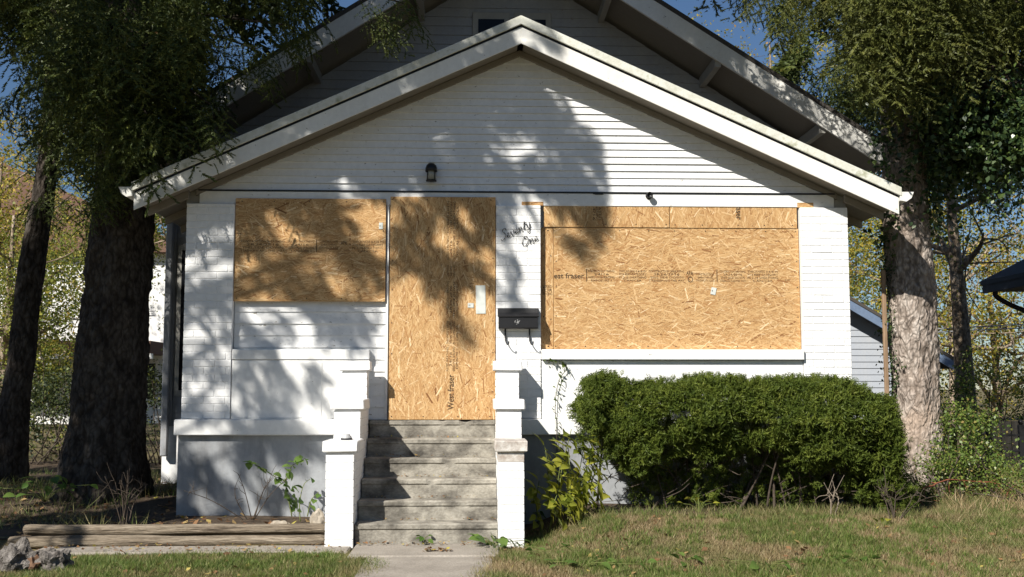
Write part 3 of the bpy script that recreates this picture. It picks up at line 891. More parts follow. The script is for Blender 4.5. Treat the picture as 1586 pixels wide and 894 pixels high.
for hx in (0.315, 0.552):
    pts = [(hx, -0.075, 1.94), (hx, -0.075, 1.86), (hx + 0.005, -0.09, 1.80), (hx + 0.02, -0.12, 1.77), (hx + 0.03, -0.15, 1.775), (hx + 0.032, -0.155, 1.80)]
    P = smooth_path(pts, 6)
    tubes('hook', [(P, [0.0085] * 12 + [0.006] * (len(P) - 12))], M['black'], mb, 7)

lp = W(668, 268, Y=-0.08)
lan = empty('wall_lantern', (lp[0], 0, lp[2]), 'small black wall lantern with dusty glass on the gable boards', 'lantern')
lx, lz = lp[0], lp[2]
def lathe(name, prof, c, mat, parent, n=16):
    V, Fq = [], []
    for r_, z_ in prof:
        for j in range(n):
            a_ = 2 * math.pi * j / n
            V.append((c[0] + r_ * math.cos(a_), c[1] + r_ * math.sin(a_), c[2] + z_))
    for i in range(len(prof) - 1):
        for j in range(n):
            k = (j + 1) % n
            Fq.append((i * n + j, i * n + k, (i + 1) * n + k, (i + 1) * n + j))
    return obj(name, np_mesh(name, V, Fq, True), mat, parent)
lathe('hood', [(0.0, 0.095), (0.028, 0.094), (0.048, 0.075), (0.058, 0.045), (0.060, 0.012), (0.055, 0.012), (0.05, 0.04), (0.0, 0.08)], (lx, -0.085, lz), M['black'], lan)
lathe('lamp_glass', [(0.0, 0.06), (0.030, 0.05), (0.044, 0.0), (0.047, -0.072), (0.0, -0.072)], (lx, -0.085, lz), M['frost'], lan)
lathe('base_ring', [(0.0, -0.073), (0.053, -0.073), (0.053, -0.086), (0.0, -0.086)], (lx, -0.085, lz), M['black'], lan)
for j in range(4):
    a_ = math.pi / 4 + j * math.pi / 2
    ex, ey = lx + 0.051 * math.cos(a_), -0.085 + 0.051 * math.sin(a_)
    tubes('cage_bar', [([(ex, ey, lz + 0.02), (ex, ey, lz - 0.08)], [0.004, 0.004])], M['black'], lan, 5)
box('back_plate', lx - 0.045, lx + 0.045, -0.03, 0.006, lz - 0.05, lz + 0.08, M['black'], lan, 0.004)

sp = W(1005.5, 303, Y=-0.04)
sock = empty('lamp_socket', (sp[0], -0.03, sp[2]), 'small round black fixture on the white lintel above the big board', 'light fitting')
for nm, prof in (('base', [(0.0, 0), (0.034, 0), (0.034, 0.012), (0, 0.012)]), ('cup', [(0.018, 0.0125), (0.02, 0.03), (0.031, 0.05), (0.032, 0.068), (0.026, 0.068), (0.02, 0.045), (0.0, 0.044)])):
    o_ = lathe(nm, prof, (0, 0, 0), M['black'], sock, 16)
    o_.data.transform(Matrix.Translation((sp[0], -0.015, sp[2])) @ Matrix.Rotation(math.pi / 2, 4, 'X'))
# black patch put in for the dark inside a torn hole under the lap
hp = W(927, 300, Y=-0.03)
bm = bmesh.new()
ring = [bm.verts.new((hp[0] + 0.058 * math.cos(t) * rnd.uniform(.7, 1.1), -0.022, hp[2] + 0.010 * math.sin(t) * rnd.uniform(.5, 1.2))) for t in np.linspace(0, 6.28, 16)[:-1]]
r2_ = bmesh.ops.extrude_face_region(bm, geom=[bm.faces.new(ring)])
for v in [g for g in r2_['geom'] if isinstance(g, bmesh.types.BMVert)]: v.co.y += 0.01
obj('hole_dark_patch', bm_mesh('hole_dark_patch', bm), M['black'], house)

LET = {
 'S': [[(1.05, 1.75), (0.95, 2.2), (0.55, 2.3), (0.3, 1.95), (0.45, 1.55), (0.75, 1.2), (0.8, 0.6), (0.45, 0.1), (0.0, 0.05), (-0.25, 0.35)]],
 'e': [[(-0.1, 0.2), (0.3, 0.5), (0.5, 0.85), (0.3, 1.0), (0.08, 0.7), (0.12, 0.25), (0.38, 0.0), (0.75, 0.3)]],
 'v': [[(-0.05, .65), (0.15, 1.0), (0.28, 0.6), (0.38, 0.02), (0.65, 0.45), (0.75, 0.98), (0.98, 0.8)]],
 'n': [[(-0.05, .6), (0.12, 1.0), (0.18, 0.5), (0.14, 0.0)], [(0.16, 0.3), (0.38, 0.9), (0.58, 0.95), (0.66, 0.6), (0.62, 0.15), (0.75, 0.0), (0.98, 0.3)]],
 't': [[(-0.05, .2), (0.25, 1.0), (0.38, 1.9)], [(0.38, 1.9), (0.26, 0.9), (0.24, 0.25), (0.38, 0.0), (0.68, 0.3)], [(0.0, 1.3), (0.75, 1.42)]],
 'y': [[(-0.05, .6), (0.12, 1.0), (0.15, 0.4), (0.35, 0.05), (0.6, 0.45), (0.7, 1.0)], [(0.7, 1.0), (0.66, 0.1), (0.5, -0.75), (0.2, -0.95), (0.15, -0.6), (0.6, -0.05), (0.95, 0.25)]],
 'O': [[(0.75, 2.0), (0.35, 1.85), (0.05, 1.1), (0.15, 0.3), (0.55, 0.0), (1.0, 0.4), (1.15, 1.2), (0.95, 1.85), (0.6, 1.95), (0.55, 1.6), (0.95, 1.5)]],
}
ADV = {'S': 1.05, 'e': 0.78, 'v': 1.0, 'n': 1.0, 't': 0.72, 'y': 1.0, 'O': 1.35}
def script_word(word, start, end, parent, xh):
    total = sum(ADV[c] for c in word) * xh
    d = np.array([end[0] - start[0], end[2] - start[2]]); L = np.linalg.norm(d); ux = d / L
    uz = np.array([-ux[1], ux[0]])
    sx = L / total
    pos = 0.0
    for c in word:
        lst = []
        for st in LET[c]:
            P = smooth_path([(p[0], 0, p[1]) for p in st], 6)
            q = []
            for u, _, v in P:
                a_ = (pos + (u + v * 0.28) * xh) * sx; h_ = v * xh
                q.append((start[0] + ux[0] * a_ + uz[0] * h_, -0.071, start[2] + ux[1] * a_ + uz[1] * h_))
            lst.append((q, [0.0031 + 0.0011 * math.sin(i * 0.5) for i in range(len(q))]))
        tubes('letter', lst, M['blackflat'], parent, 6)
        pos += ADV[c] * xh
num = empty('house_number', (0.45, -0.06, 2.7), 'black metal script lettering reading Seventy One on the white pilaster', 'house number')
script_word('Seventy', W(778, 373, Y=-.06), W(823, 351, Y=-.06), num, 0.043)
script_word('One', W(809, 383, Y=-.06), W(834, 372, Y=-.06), num, 0.043)

pk = W(534, 681, Y=-1.1)
puck = empty('round_fitting', (-1.13, -1.1, 0.9), 'small grey domed fitting on a black base on the left pier', 'fitting')
lathe('base', [(0.0, 0.0), (0.05, 0.0), (0.052, 0.014), (0.0, 0.014)], (-1.10, -1.12, 0.8985), M['black'], puck)
lathe('dome', [(0.046, 0.0145), (0.044, 0.028), (0.03, 0.042), (0.028, 0.05), (0.0, 0.052)], (-1.10, -1.12, 0.8985), M['wire'], puck)

# ------------------------------------------------------------------ foliage building blocks
def rotm(az, pitch, roll):
    ca, sa, cp, sp_, cr, sr = math.cos(az), math.sin(az), math.cos(pitch), math.sin(pitch), math.cos(roll), math.sin(roll)
    Rz = np.array([[ca, -sa, 0], [sa, ca, 0], [0, 0, 1]]); Ry = np.array([[cp, 0, sp_], [0, 1, 0], [-sp_, 0, cp]])
    Rx = np.array([[1, 0, 0], [0, cr, -sr], [0, sr, cr]])
    return Rz @ Ry @ Rx

def needle_tris(P, D, length, width, g):
    """needles at points P along directions D: one triangle each"""
    n = len(P)
    D = D / (np.linalg.norm(D, axis=1)[:, None] + 1e-9)
    up = g.normal(size=(n, 3)); S_ = np.cross(D, up); S_ /= np.linalg.norm(S_, axis=1)[:, None] + 1e-9
    ln = length * g.uniform(0.7, 1.2, n)[:, None]
    a_ = P + S_ * width / 2; b_ = P - S_ * width / 2; c_ = P + D * ln
    return np.stack([a_, b_, c_], 1)           # n,3,3

def spray_template(seed, twigs=13, needle=0.055, width=0.017, droop=0.35, per=9):
    """a drooping spruce spray along +x, length 1"""
    g = np.random.default_rng(seed); T = []
    s = np.linspace(0, 1, 26)
    axis = np.stack([s, 0.04 * np.sin(s * 5 + seed), -droop * s ** 2], -1)
    d = np.gradient(axis, axis=0)
    sd = np.sign(g.normal(size=26))[:, None] * np.array([0, 1, 0.0])
    T.append(needle_tris(axis, d * 14 + sd * 0.6 + g.normal(size=(26, 3)) * 0.35, needle, width, g))
    for i in range(twigs):
        t = (i + 0.5) / twigs; side = 1 if i % 2 else -1
        base = np.array([t, 0.04 * math.sin(t * 5 + seed), -droop * t * t])
        L = (0.42 * (1 - 0.75 * t) + 0.07) * g.uniform(0.75, 1.15)
        dirn = np.array([0.62, side * g.uniform(0.6, 1.0), g.uniform(-0.35, 0.05)]); dirn /= np.linalg.norm(dirn)
        u = np.linspace(0.06, 1, per)[:, None]
        pts = base + dirn * L * u + np.array([0, 0, -0.30]) * L * u ** 2
        for sg in (-1, 1):
            nd = dirn * 1.0 + sg * np.cross(dirn, [0, 0, 1.0]) * 0.7 + g.normal(size=(per, 3)) * 0.28
            T.append(needle_tris(pts, nd, needle, width, g))
    return np.concatenate(T)

def assemble(name, temps, places, mat, parent, seed=0):
    """places: list of (pos, rotation 3x3, scale); joins copies of the templates into one mesh"""
    g = np.random.default_rng(seed); out = []
    by = {}
    for p in places: by.setdefault(int(g.integers(len(temps))), []).append(p)
    for k, lst in by.items():
        T = temps[k].reshape(-1, 3)
        Rm = np.array([p[1] for p in lst]); sc = np.array([p[2] for p in lst]); ps = np.array([p[0] for p in lst])
        V = np.einsum('nij,mj->nmi', Rm, T) * sc[:, None, None] + ps[:, None, :]
        out.append(V.reshape(-1, 3))
    V = np.concatenate(out)
    me = np_mesh(name, V, np.arange(len(V)).reshape(-1, 3))
    return obj(name, me, mat, parent)

SPRAYS = [spray_template(i, twigs=10, needle=0.050, width=0.022, per=15) for i in range(6)]
COARSE = [spray_template(20 + i, twigs=14, needle=0.11, width=0.075, per=7) for i in range(4)]

def leaf_tris(seed, n=10, spread=1.0, size=0.3):
    """a cluster of kite-shaped leaves; every leaf is two triangles that share corners by position"""
    g = np.random.default_rng(seed)
    out = []
    for _ in range(n):
        c = g.normal(size=3) * 0.35 * spread
        Rm = rotm(g.uniform(0, 6.28), g.uniform(-0.3, 1.2), g.uniform(-0.9, 0.9))
        k = np.array([[0, 0, 0], [0.45, 0.33, 0.06], [1, 0, 0], [0.45, -0.33, 0.06]]) * size * g.uniform(0.7, 1.2)
        out.append(k @ Rm.T + c)
    return np.array(out)                        # n,4,3 quads

def assemble_quads(name, temps, places, mat, parent, seed=0):
    g = np.random.default_rng(seed); out = []
    by = {}
    for p in places: by.setdefault(int(g.integers(len(temps))), []).append(p)
    for k, lst in by.items():
        T = temps[k].reshape(-1, 3)
        Rm = np.array([p[1] for p in lst]); sc = np.array([p[2] for p in lst]); ps = np.array([p[0] for p in lst])
        out.append((np.einsum('nij,mj->nmi', Rm, T) * sc[:, None, None] + ps[:, None, :]).reshape(-1, 3))
    V = np.concatenate(out)
    return obj(name, np_mesh(name, V, np.arange(len(V)).reshape(-1, 4)), mat, parent)

LEAVES = [leaf_tris(i, 10) for i in range(5)]

def bark_trunk(name, path, radii, mat, parent, amp=0.02, n=72, m=170, flare=0.0, seed=0, ridges=7):
    P = smooth_path(path, max(4, m // (len(path) - 1)))
    rad = np.interp(np.linspace(0, 1, len(P)), np.linspace(0, 1, len(radii)), radii)
    V, Fq = tube_np(P, rad, n, cap=True)
    base = P[0]
    nv = len(P) * n
    for i in range(nv):
        c = P[i // n]; d = V[i] - c
        a_ = math.atan2(d[1], d[0]); q = Vector(V[i])
        h = (V[i][2] - base[2])
        f = 1 + flare * math.exp(-max(h, 0) / 0.35) * (0.55 + 0.45 * math.sin(a_ * ridges + seed))
        nz = noise.noise(Vector((q.x * 6, q.y * 6, q.z * 2.0 + seed))) * amp * 1.2 - abs(noise.noise(Vector((q.x * 17, q.y * 17, q.z * 3.5 + seed)))) * amp * 1.5 + noise.noise(Vector((q.x * 30, q.y * 30, q.z * 16 + seed))) * amp * 0.5
        V[i] = c + d * f + d / (np.linalg.norm(d) + 1e-9) * nz
    T = np.concatenate([Fq[:, [0, 1, 2]], Fq[Fq[:, 2] != Fq[:, 3]][:, [0, 2, 3]]])
    return obj(name, np_mesh(name, V, T, True), mat, parent)

def limb_path(base, az, length, rise, droop, g, n=9):
    s = np.linspace(0, 1, n)
    x = base[0] + math.cos(az) * length * s; y = base[1] + math.sin(az) * length * s
    z = base[2] + rise * length * s - droop * length * s ** 2
    w = g.normal(size=(n, 3)) * 0.03 * length; w[0] = 0
    return np.stack([x, y, z], -1) + np.cumsum(w, 0) * 0.3

def spruce(name, label, trunk_pts, trunk_r, bark, needles, regions, seed, group=None, flare=0.3, amp=0.02, every=14, upper=60, reach=4.8):
    """trunk, limbs and drooping sprays; regions = (px0, px1, py0, py1, Y0, Y1, count, size) say where in view the crown shows"""
    g = np.random.default_rng(seed)
    t = empty(name, tuple(trunk_pts[0]), label, 'tree', group)
    bark_trunk('trunk', trunk_pts, trunk_r, bark, t, amp=amp, flare=flare, seed=seed)
    TP = np.array(trunk_pts); top = TP[-1, 2]
    at = lambda z: np.array([np.interp(z, TP[:, 2], TP[:, 0]), np.interp(z, TP[:, 2], TP[:, 1]), z])
    places, coarse, limbs = [], [], []
    def bough(p, r0):
        zz = min(p[2] + 0.12 * math.hypot(p[0] - at(p[2])[0], p[1] - at(p[2])[1]) + 0.15, top - 0.2)
        c = at(zz); L = np.linalg.norm(p - c)
        P = smooth_path([c, (c + p) / 2 + np.array([g.normal() * .04, g.normal() * .04, 0.07 + g.normal() * 0.02]) * L, p], 6)
        if all(clear_of_house(q) for q in P):
            limbs.append((P, np.linspace(r0 * min(1, L / 2.5) + 0.006, 0.007, len(P))))
    k = 0
    for (a0, a1, b0, b1, Y0, Y1, n, size) in regions:
        ctr = None
        for i_ in range(n):
            if i_ % 9 == 0: ctr = W(g.uniform(a0, a1), g.uniform(b0, b1), Y=g.uniform(Y0, Y1))
            p = ctr + g.normal(size=3) * np.array([0.15, 0.15, 0.11]) * (0.6 if n < 60 else 1.0)
            c = at(p[2]); d = math.hypot(p[0] - c[0], p[1] - c[1])
            if d > reach or p[2] > top: continue
            sc = g.uniform(*size)
            az = math.atan2(p[1] - c[1], p[0] - c[0]) + g.normal() * 0.7
            Rm = rotm(az, g.uniform(0.25, 1.35), g.normal() * 0.5)
            p0 = p - Rm @ np.array([0.5 * sc, 0, -0.12 * sc])
            if not (clear_of_house(p0) and clear_of_house(p0 + Rm @ np.array([sc, 0, -0.3 * sc]))): continue
            places.append((p0, Rm, sc)); k += 1
            if k % every == 0: bough(p0, 0.03)
    for _ in range(upper):
        z = g.uniform(6.2, top - 1.0); rr = (top + 1 - z) * 0.33 * g.uniform(0.2, 1); az = g.uniform(0, 6.28)
        c = at(z); p = c + np.array([rr * math.cos(az), rr * math.sin(az), 0])
        if not clear_of_house(p): continue
        coarse.append((p, rotm(az + g.normal() * 0.4, g.uniform(0.2, 0.9), 0), g.uniform(0.6, 1.1)))
        if len(coarse) % 8 == 0: bough(p, 0.035)
    for L_ in limbs: tubes('limb', [L_], M['bark_dark'], t, 5)
    assemble('crown', SPRAYS, places, needles, t, seed)
    if coarse: assemble('upper_crown', COARSE, coarse, needles, t, seed + 1)
    return t, len(places)

# ------------------------------------------------------------------ trees
def clear_of_house(p):
    x, y, z = p
    if XL - 0.75 < x < XR + 0.75 and y > -0.45 and z < roof_z(x) + 0.15 and y < 2.3: return False
    if abs(x - CX) < 4.5 and y > 1.3 and z < mroof_z(x) + 0.15: return False
    return True

SZ = (0.45, 0.95); SS = (0.32, 0.55)
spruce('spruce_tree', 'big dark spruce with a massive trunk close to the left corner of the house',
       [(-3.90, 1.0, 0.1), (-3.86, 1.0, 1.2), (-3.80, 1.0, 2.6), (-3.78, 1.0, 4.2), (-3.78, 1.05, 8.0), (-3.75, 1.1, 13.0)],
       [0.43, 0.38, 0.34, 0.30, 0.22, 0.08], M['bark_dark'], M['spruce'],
       [(80, 305, -20, 170, -0.8, 2.6, 400, SZ), (90, 290, 165, 260, -0.7, 2.2, 160, SZ), (240, 325, 200, 265, -0.6, 0.4, 40, SS),
        (310, 470, -70, 0, -0.7, 0.6, 72, SZ), (470, 600, -110, -50, -0.7, 0.6, 36, SZ), (350, 410, 60, 130, -0.7, 0.0, 14, SS), (450, 520, 20, 90, -0.7, 0.0, 20, SS),
        (590, 660, 10, 75, -0.7, 0.2, 16, SS), (0, 80, -20, 50, -0.6, 2.6, 36, SZ), (0, 75, 60, 280, -0.5, 2.6, 20, SS),
        (70, 230, 270, 380, -0.4, 1.8, 54, SS), (130, 260, 240, 310, -0.4, 0.6, 60, SS), (-250, 0, -100, 200, -0.5, 3, 60, SZ), (-150, 500, -330, -20, -0.3, 2.8, 110, (0.6, 1.0))],
       5, flare=0.42, amp=0.04, upper=80)
spruce('spruce_tree', 'slim leaning dark spruce trunk at the far left behind the soil bed',
       [(-5.60, 2.7, 0.15), (-5.50, 2.7, 1.5), (-5.40, 2.75, 3.0), (-5.25, 2.8, 5.0), (-5.1, 2.8, 11.0)],
       [0.21, 0.165, 0.15, 0.13, 0.04], M['bark_dark'], M['spruce'],
       [(60, 260, -20, 240, 2.0, 4.5, 90, SZ), (0, 90, -20, 50, 1.5, 4, 14, SZ), (10, 140, 220, 420, 2, 4, 36, SS), (-200, 200, -250, -20, 1.5, 4.5, 120, (0.6, 1.0))], 9, flare=0.35, upper=60, reach=3.6)
spruce('spruce_tree', 'thin dark trunk half hidden behind the massive spruce trunk',
       [(-5.15, 4.2, 0.15), (-5.14, 4.2, 2.0), (-5.05, 4.2, 4.5), (-5.0, 4.2, 10.0)],
       [0.17, 0.15, 0.13, 0.04], M['bark_dark'], M['spruce'],
       [(100, 300, 0, 260, 3.6, 5.5, 80, SZ), (80, 240, 240, 400, 3.6, 5, 36, SS), (60, 330, -150, 0, 3.6, 5.5, 80, (0.6, 1.0))], 13, flare=0.3, upper=50, reach=3.4)
d_tree, _n = spruce('spruce_tree', 'sunlit spruce trunk with ivy beside the right corner of the house',
       [(4.74, 0.72, 0.1), (4.71, 0.72, 1.2), (4.68, 0.72, 2.4), (4.66, 0.72, 3.6), (4.68, 0.75, 7.0), (4.7, 0.8, 12.0)],
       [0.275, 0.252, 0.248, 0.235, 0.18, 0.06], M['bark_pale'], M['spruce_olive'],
       [(1340, 1465, -20, 90, -0.9, 1.2, 250, SZ), (1355, 1435, 70, 140, -0.7, 0.5, 80, SS), (1350, 1400, 110, 165, -0.6, 0.3, 18, SS), (1465, 1600, -20, 50, -0.6, 1.8, 200, SZ), (1480, 1600, 50, 120, 0, 1.8, 45, SS),
        (1130, 1320, -20, 5, -0.8, 0.6, 27, SS), (1225, 1260, 0, 60, -0.6, 0.5, 18, SS), (1310, 1345, 0, 50, -0.6, 1.0, 27, SS), (1600, 1800, -50, 200, 0, 2, 60, SZ), (1050, 1750, -330, -20, -1.5, 2, 240, (0.6, 1.0))],
       21, flare=0.12, amp=0.024, upper=110, reach=4.2)
spruce('spruce_tree', 'dark spruce hanging behind the right end of the main roof',
       [(6.6, 5.6, 0.1), (6.6, 5.6, 3), (6.6, 5.6, 7), (6.6, 5.6, 13)], [0.24, 0.2, 0.15, 0.05],
       M['bark_dark'], M['spruce'],
       [(1140, 1240, -20, 60, 4.5, 7, 36, SZ), (1200, 1320, 70, 170, 4.5, 6.5, 60, SZ), (1310, 1470, 60, 270, 4.5, 7, 230, SZ), (1440, 1600, 60, 300, 4.5, 7, 180, SZ), (1330, 1560, 280, 340, 4.5, 6.5, 27, SS), (1100, 1650, -200, -10, 4.5, 7, 140, (0.6, 1.0))], 31, upper=70, reach=4.2)

# tall spruce in the front yard, left of the frame: the one whose boughs dapple the front of the house
g = np.random.default_rng(99)
yard = empty('spruce_tree', (-8.3, -6.2, 0), 'tall yard spruce whose boughs throw dappled shade on the house front', 'tree')
TR = [(-8.3, -6.2, 0.0), (-8.28, -6.2, 4), (-8.2, -6.15, 9), (-8.15, -6.1, 15), (-8.1, -6.1, 19)]
bark_trunk('trunk', TR, [0.42, 0.34, 0.27, 0.16, 0.04], M['bark_dark'], yard, amp=0.03, n=24, m=60, flare=0.4)
sv = np.array(SUN)
places = []
def shade(px0, px1, py0, py1, Y, n, size=(0.45, 0.8), t=(4.2, 6.0), skip=()):
    """boughs standing on the sun side of a patch of the house"""
    for _ in range(n):
        a, b = g.uniform(px0, px1), g.uniform(py0, py1)
        if any(((a - cx) / rx) ** 2 + ((b - cy) / ry) ** 2 < 1 for cx, cy, rx, ry in skip): continue
        q = W(a, b, Y=Y)
        p = q - sv / sv[1] * (g.uniform(*t) + Y)
        sc = g.uniform(*size)
        R_ = rotm(g.uniform(-1.2, 1.2), g.uniform(0.2, 1.2), g.normal() * 0.6)
        places.append((p - R_ @ np.array([sc * 0.4, 0, 0]), R_, sc))
gap = [(798, 195, 45, 34), (740, 245, 28, 14), (600, 285, 70, 18), (500, 290, 60, 16), (690, 300, 40, 12)]
shade(310, 480, 190, 290, 0, 26, skip=gap)
shade(480, 760, 100, 280, 0, 76, skip=gap)
shade(760, 850, 130, 168, 0, 9)
shade(835, 930, 190, 300, 0, 22, (0.4, 0.6))
shade(770, 835, 245, 310, 0, 11, (0.35, 0.55))
shade(900, 935, 305, 345, 0, 5, (0.3, 0.42)); shade(872, 900, 355, 380, 0, 3, (0.28, 0.36))
shade(612, 690, 312, 420, -0.05, 15, (0.32, 0.5)); shade(690, 765, 312, 335, -0.05, 5, (0.3, 0.45)); shade(700, 750, 395, 430, -0.05, 8, (0.26, 0.38)); shade(660, 700, 420, 460, -0.05, 4, (0.28, 0.4))
shade(682, 720, 497, 512, -0.05, 3, (0.28, 0.34))
shade(778, 815, 390, 480, -0.06, 7, (0.25, 0.36)); shade(770, 786, 330, 420, -0.06, 3, (0.25, 0.35))
shade(365, 600, 320, 467, -0.04, 36, (0.28, 0.5), skip=[(570, 345, 34, 26), (450, 340, 28, 16), (385, 400, 18, 45), (530, 420, 16, 26), (470, 400, 14, 18)])
shade(285, 362, 330, 650, -0.06, 30, (0.25, 0.42), skip=[(315, 395, 38, 28), (345, 345, 20, 24), (305, 640, 24, 44), (350, 510, 16, 34), (300, 520, 14, 30)])
shade(375, 440, 480, 560, 0, 11, (0.3, 0.45)); shade(485, 555, 475, 525, 0, 11, (0.3, 0.45))
shade(370, 455, 575, 665, -0.05, 16, (0.3, 0.46)); shade(476, 498, 565, 635, -0.05, 6, (0.26, 0.4)); shade(365, 500, 655, 672, -0.12, 9, (0.26, 0.4)); shade(283, 330, 560, 672, -0.1, 6, (0.24, 0.36))
shade(272, 312, 680, 780, -0.05, 6, (0.26, 0.42)); shade(320, 400, 690, 730, -0.05, 6, (0.24, 0.36)); shade(335, 390, 765, 800, -0.05, 5, (0.24, 0.36)); shade(380, 500, 678, 696, -0.05, 7, (0.24, 0.36)); shade(405, 440, 745, 800, -0.05, 5, (0.24, 0.36))
shade(60, 140, 815, 850, -1.15, 5, (0.22, 0.3)); shade(0, 270, 740, 810, -0.3, 40, (0.35, 0.6), skip=[(190, 800, 30, 14)])
shade(230, 480, 180, 290, -0.35, 16, (0.24, 0.4)); shade(480, 780, 40, 190, -0.35, 26, (0.24, 0.4)); shade(830, 880, 50, 90, -0.35, 6, (0.22, 0.3))
shade(330, 820, -40, 200, 2.3, 80, (0.6, 1.0)); shade(820, 1120, -60, 130, 2.3, 70, (0.6, 1.0)); shade(1040, 1290, 90, 230, 2.3, 32, (0.5, 0.8))
shade(860, 1060, -20, 50, 1.4, 15, (0.5, 0.8)); shade(1060, 1370, 20, 240, 1.4, 26, (0.3, 0.5), (7.5, 10.0))
shade(110, 260, 320, 760, 1.0, 130, (0.5, 0.9), skip=[(150, 690, 26, 60), (190, 600, 14, 30)]); shade(0, 120, 350, 760, 2.7, 60, (0.5, 0.9)); shade(-250, 0, 350, 760, 2.7, 40, (0.6, 0.9))
limbs = []
order = sorted(range(len(places)), key=lambda i: places[i][0][2])
TRa = np.array(TR)
for i in order[::9]:
    p = places[i][0]
    zt0 = min(p[2] + 0.25 * abs(p[0] + 8.2) * 0.4 + 0.2, 18)
    c = np.array([np.interp(zt0, TRa[:, 2], TRa[:, 0]), np.interp(zt0, TRa[:, 2], TRa[:, 1]), zt0])
    mid = (c + p) / 2 + np.array([0, 0, 0.25])
    P = smooth_path([c, mid, p], 5)
    limbs.append((P, np.linspace(0.045, 0.010, len(P))))
for _ in range(150):                              # the rest of the crown, round the trunk and away from the house
    z = g.uniform(5.5, 18.5); rr = (19.5 - z) * 0.26 * g.uniform(0.25, 1); az = g.uniform(1.7, 3.5)
    c = np.array([-8.2 + rr * math.cos(az), -6.15 + rr * math.sin(az), z])
    places.append((c, rotm(az + g.normal() * 0.4, g.uniform(0.1, 0.8), 0), g.uniform(0.6, 1.1)))
for L_ in limbs: tubes('limb', [L_], M['bark_dark'], yard, 5)
assemble('crown', COARSE, places, M['spruce'], yard, 3)

# ivy on the sunlit trunk and its boughs
g = np.random.default_rng(44)
pl = []
def trunk_c(z): return np.array([np.interp(z, [0.1, 1.2, 2.4, 3.6, 7], [4.74, 4.71, 4.68, 4.66, 4.68]), 0.72])
for _ in range(210):
    z = g.uniform(2.85, 5.2) + abs(g.normal()) * 0.25
    a_ = g.uniform(-math.pi, 0.2)
    if -2.4 < a_ < -0.9 and z < 3.25 and g.random() < 0.8: continue
    c = trunk_c(z); rr = 0.27 + g.uniform(0, 0.13)
    pl.append((np.array([c[0] + rr * math.cos(a_), c[1] + rr * math.sin(a_), z]), rotm(a_, g.uniform(0.2, 1.0), g.normal() * 0.4), g.uniform(0.16, 0.26)))
for _ in range(120):                             # the strand up the shaded left edge
    z = g.uniform(0.7, 3.0); c = trunk_c(z); a_ = g.normal() * 0.16 - 2.95
    pl.append((np.array([c[0] + 0.275 * math.cos(a_), c[1] + 0.275 * math.sin(a_), z]), rotm(a_, 0.7, g.normal() * 0.4), g.uniform(0.08, 0.13)))
ivl = []
for k in range(70):                              # curtains of ivy hanging from the boughs to the right
    a0, b0 = g.uniform(1440, 1640), g.uniform(120, 240)
    Y = g.uniform(-0.3, 1.6); p0 = W(a0, b0, Y=Y)
    c = trunk_c(p0[2] + 0.4); cb = np.array([c[0], c[1], p0[2] + 0.4])
    ivl.append((smooth_path([cb, (cb + p0) / 2 + [0, 0, 0.25], p0], 5), np.linspace(0.03, 0.012, 11)))
    L = g.uniform(0.3, 0.95)
    for _ in range(30):
        s = g.uniform(0, 1)
        pl.append((p0 + np.array([g.normal() * 0.16, g.normal() * 0.16, -s * L + 0.12]), rotm(g.uniform(-2.6, -0.5), g.uniform(0.2, 1.1), g.normal() * 0.5), g.uniform(0.15, 0.27)))
tubes('ivy_stem', ivl, M['twig'], d_tree, 5)
assemble_quads('ivy', LEAVES, pl, M['ivy'], d_tree, 4)
pole = tag(obj('pole', box_mesh(4.345, 4.385, 0.63, 0.67, 0.1, 2.6, 0.008, 0.004), M['post']), 'thin bare wooden pole against the left edge of the sunlit trunk', 'pole')

# broadleaf trees behind
def broad_tree(name, label, base, height, spread, leaf_mat, bark, seed, n_leaf, leaf=0.22, crown_lo=0.35, fork=None, group='trees in the yards behind', tr=0.16):
    g = np.random.default_rng(seed)
    t = empty(name, base, label, 'tree', group)
    b = np.array(base, float); limbs = []; tips = []
    tx, ty = g.normal(size=2) * 0.25
    main = smooth_path([b - [0, 0, 0.1], b + [tx * .3, ty * .3, height * .3], b + [tx, ty, height * .6], b + [tx * 1.3, ty * 1.3, height * 0.95]], 6)
    mr = np.linspace(tr, 0.025, len(main))
    limbs.append((main, mr))
    for i in range(15):
        s = g.uniform(crown_lo * 0.8, 0.92); j = int(s * (len(main) - 1)); c = main[j]
        az = g.uniform(0, 6.28); L = spread * g.uniform(0.6, 1.1) * (1.15 - s * 0.6)
        e = c + np.array([math.cos(az) * L, math.sin(az) * L, L * g.uniform(0.25, 0.9)])
        P = smooth_path([c, (c + e) / 2 + g.normal(size=3) * 0.12 * L, e], 5)
        limbs.append((P, np.linspace(mr[j] * 0.6, 0.012, len(P))))
        for _ in range(4):
            k = g.integers(4, len(P)); q = P[k - 1]
            e2 = q + g.normal(size=3) * 0.32 * L + [0, 0, 0.12 * L]
            limbs.append((smooth_path([q, (q + e2) / 2 + g.normal(size=3) * 0.05, e2], 3), np.linspace(0.018, 0.006, 7)[:len(smooth_path([q, (q + e2) / 2, e2], 3))]))
            tips.append(e2)
        tips.append(e)
    tubes('trunk', limbs, bark, t, 7)
    pl = []
    tips = np.array(tips)
    for _ in range(n_leaf):
        c = tips[g.integers(len(tips))] + g.normal(size=3) * 0.26 * spread * np.array([1, 1, 0.7])
        pl.append((c, rotm(g.uniform(0, 6.28), g.uniform(-0.5, 1.0), g.normal() * 0.6), leaf * g.uniform(0.7, 1.3)))
    assemble_quads('crown', LEAVES, pl, leaf_mat, t, seed)
    return t

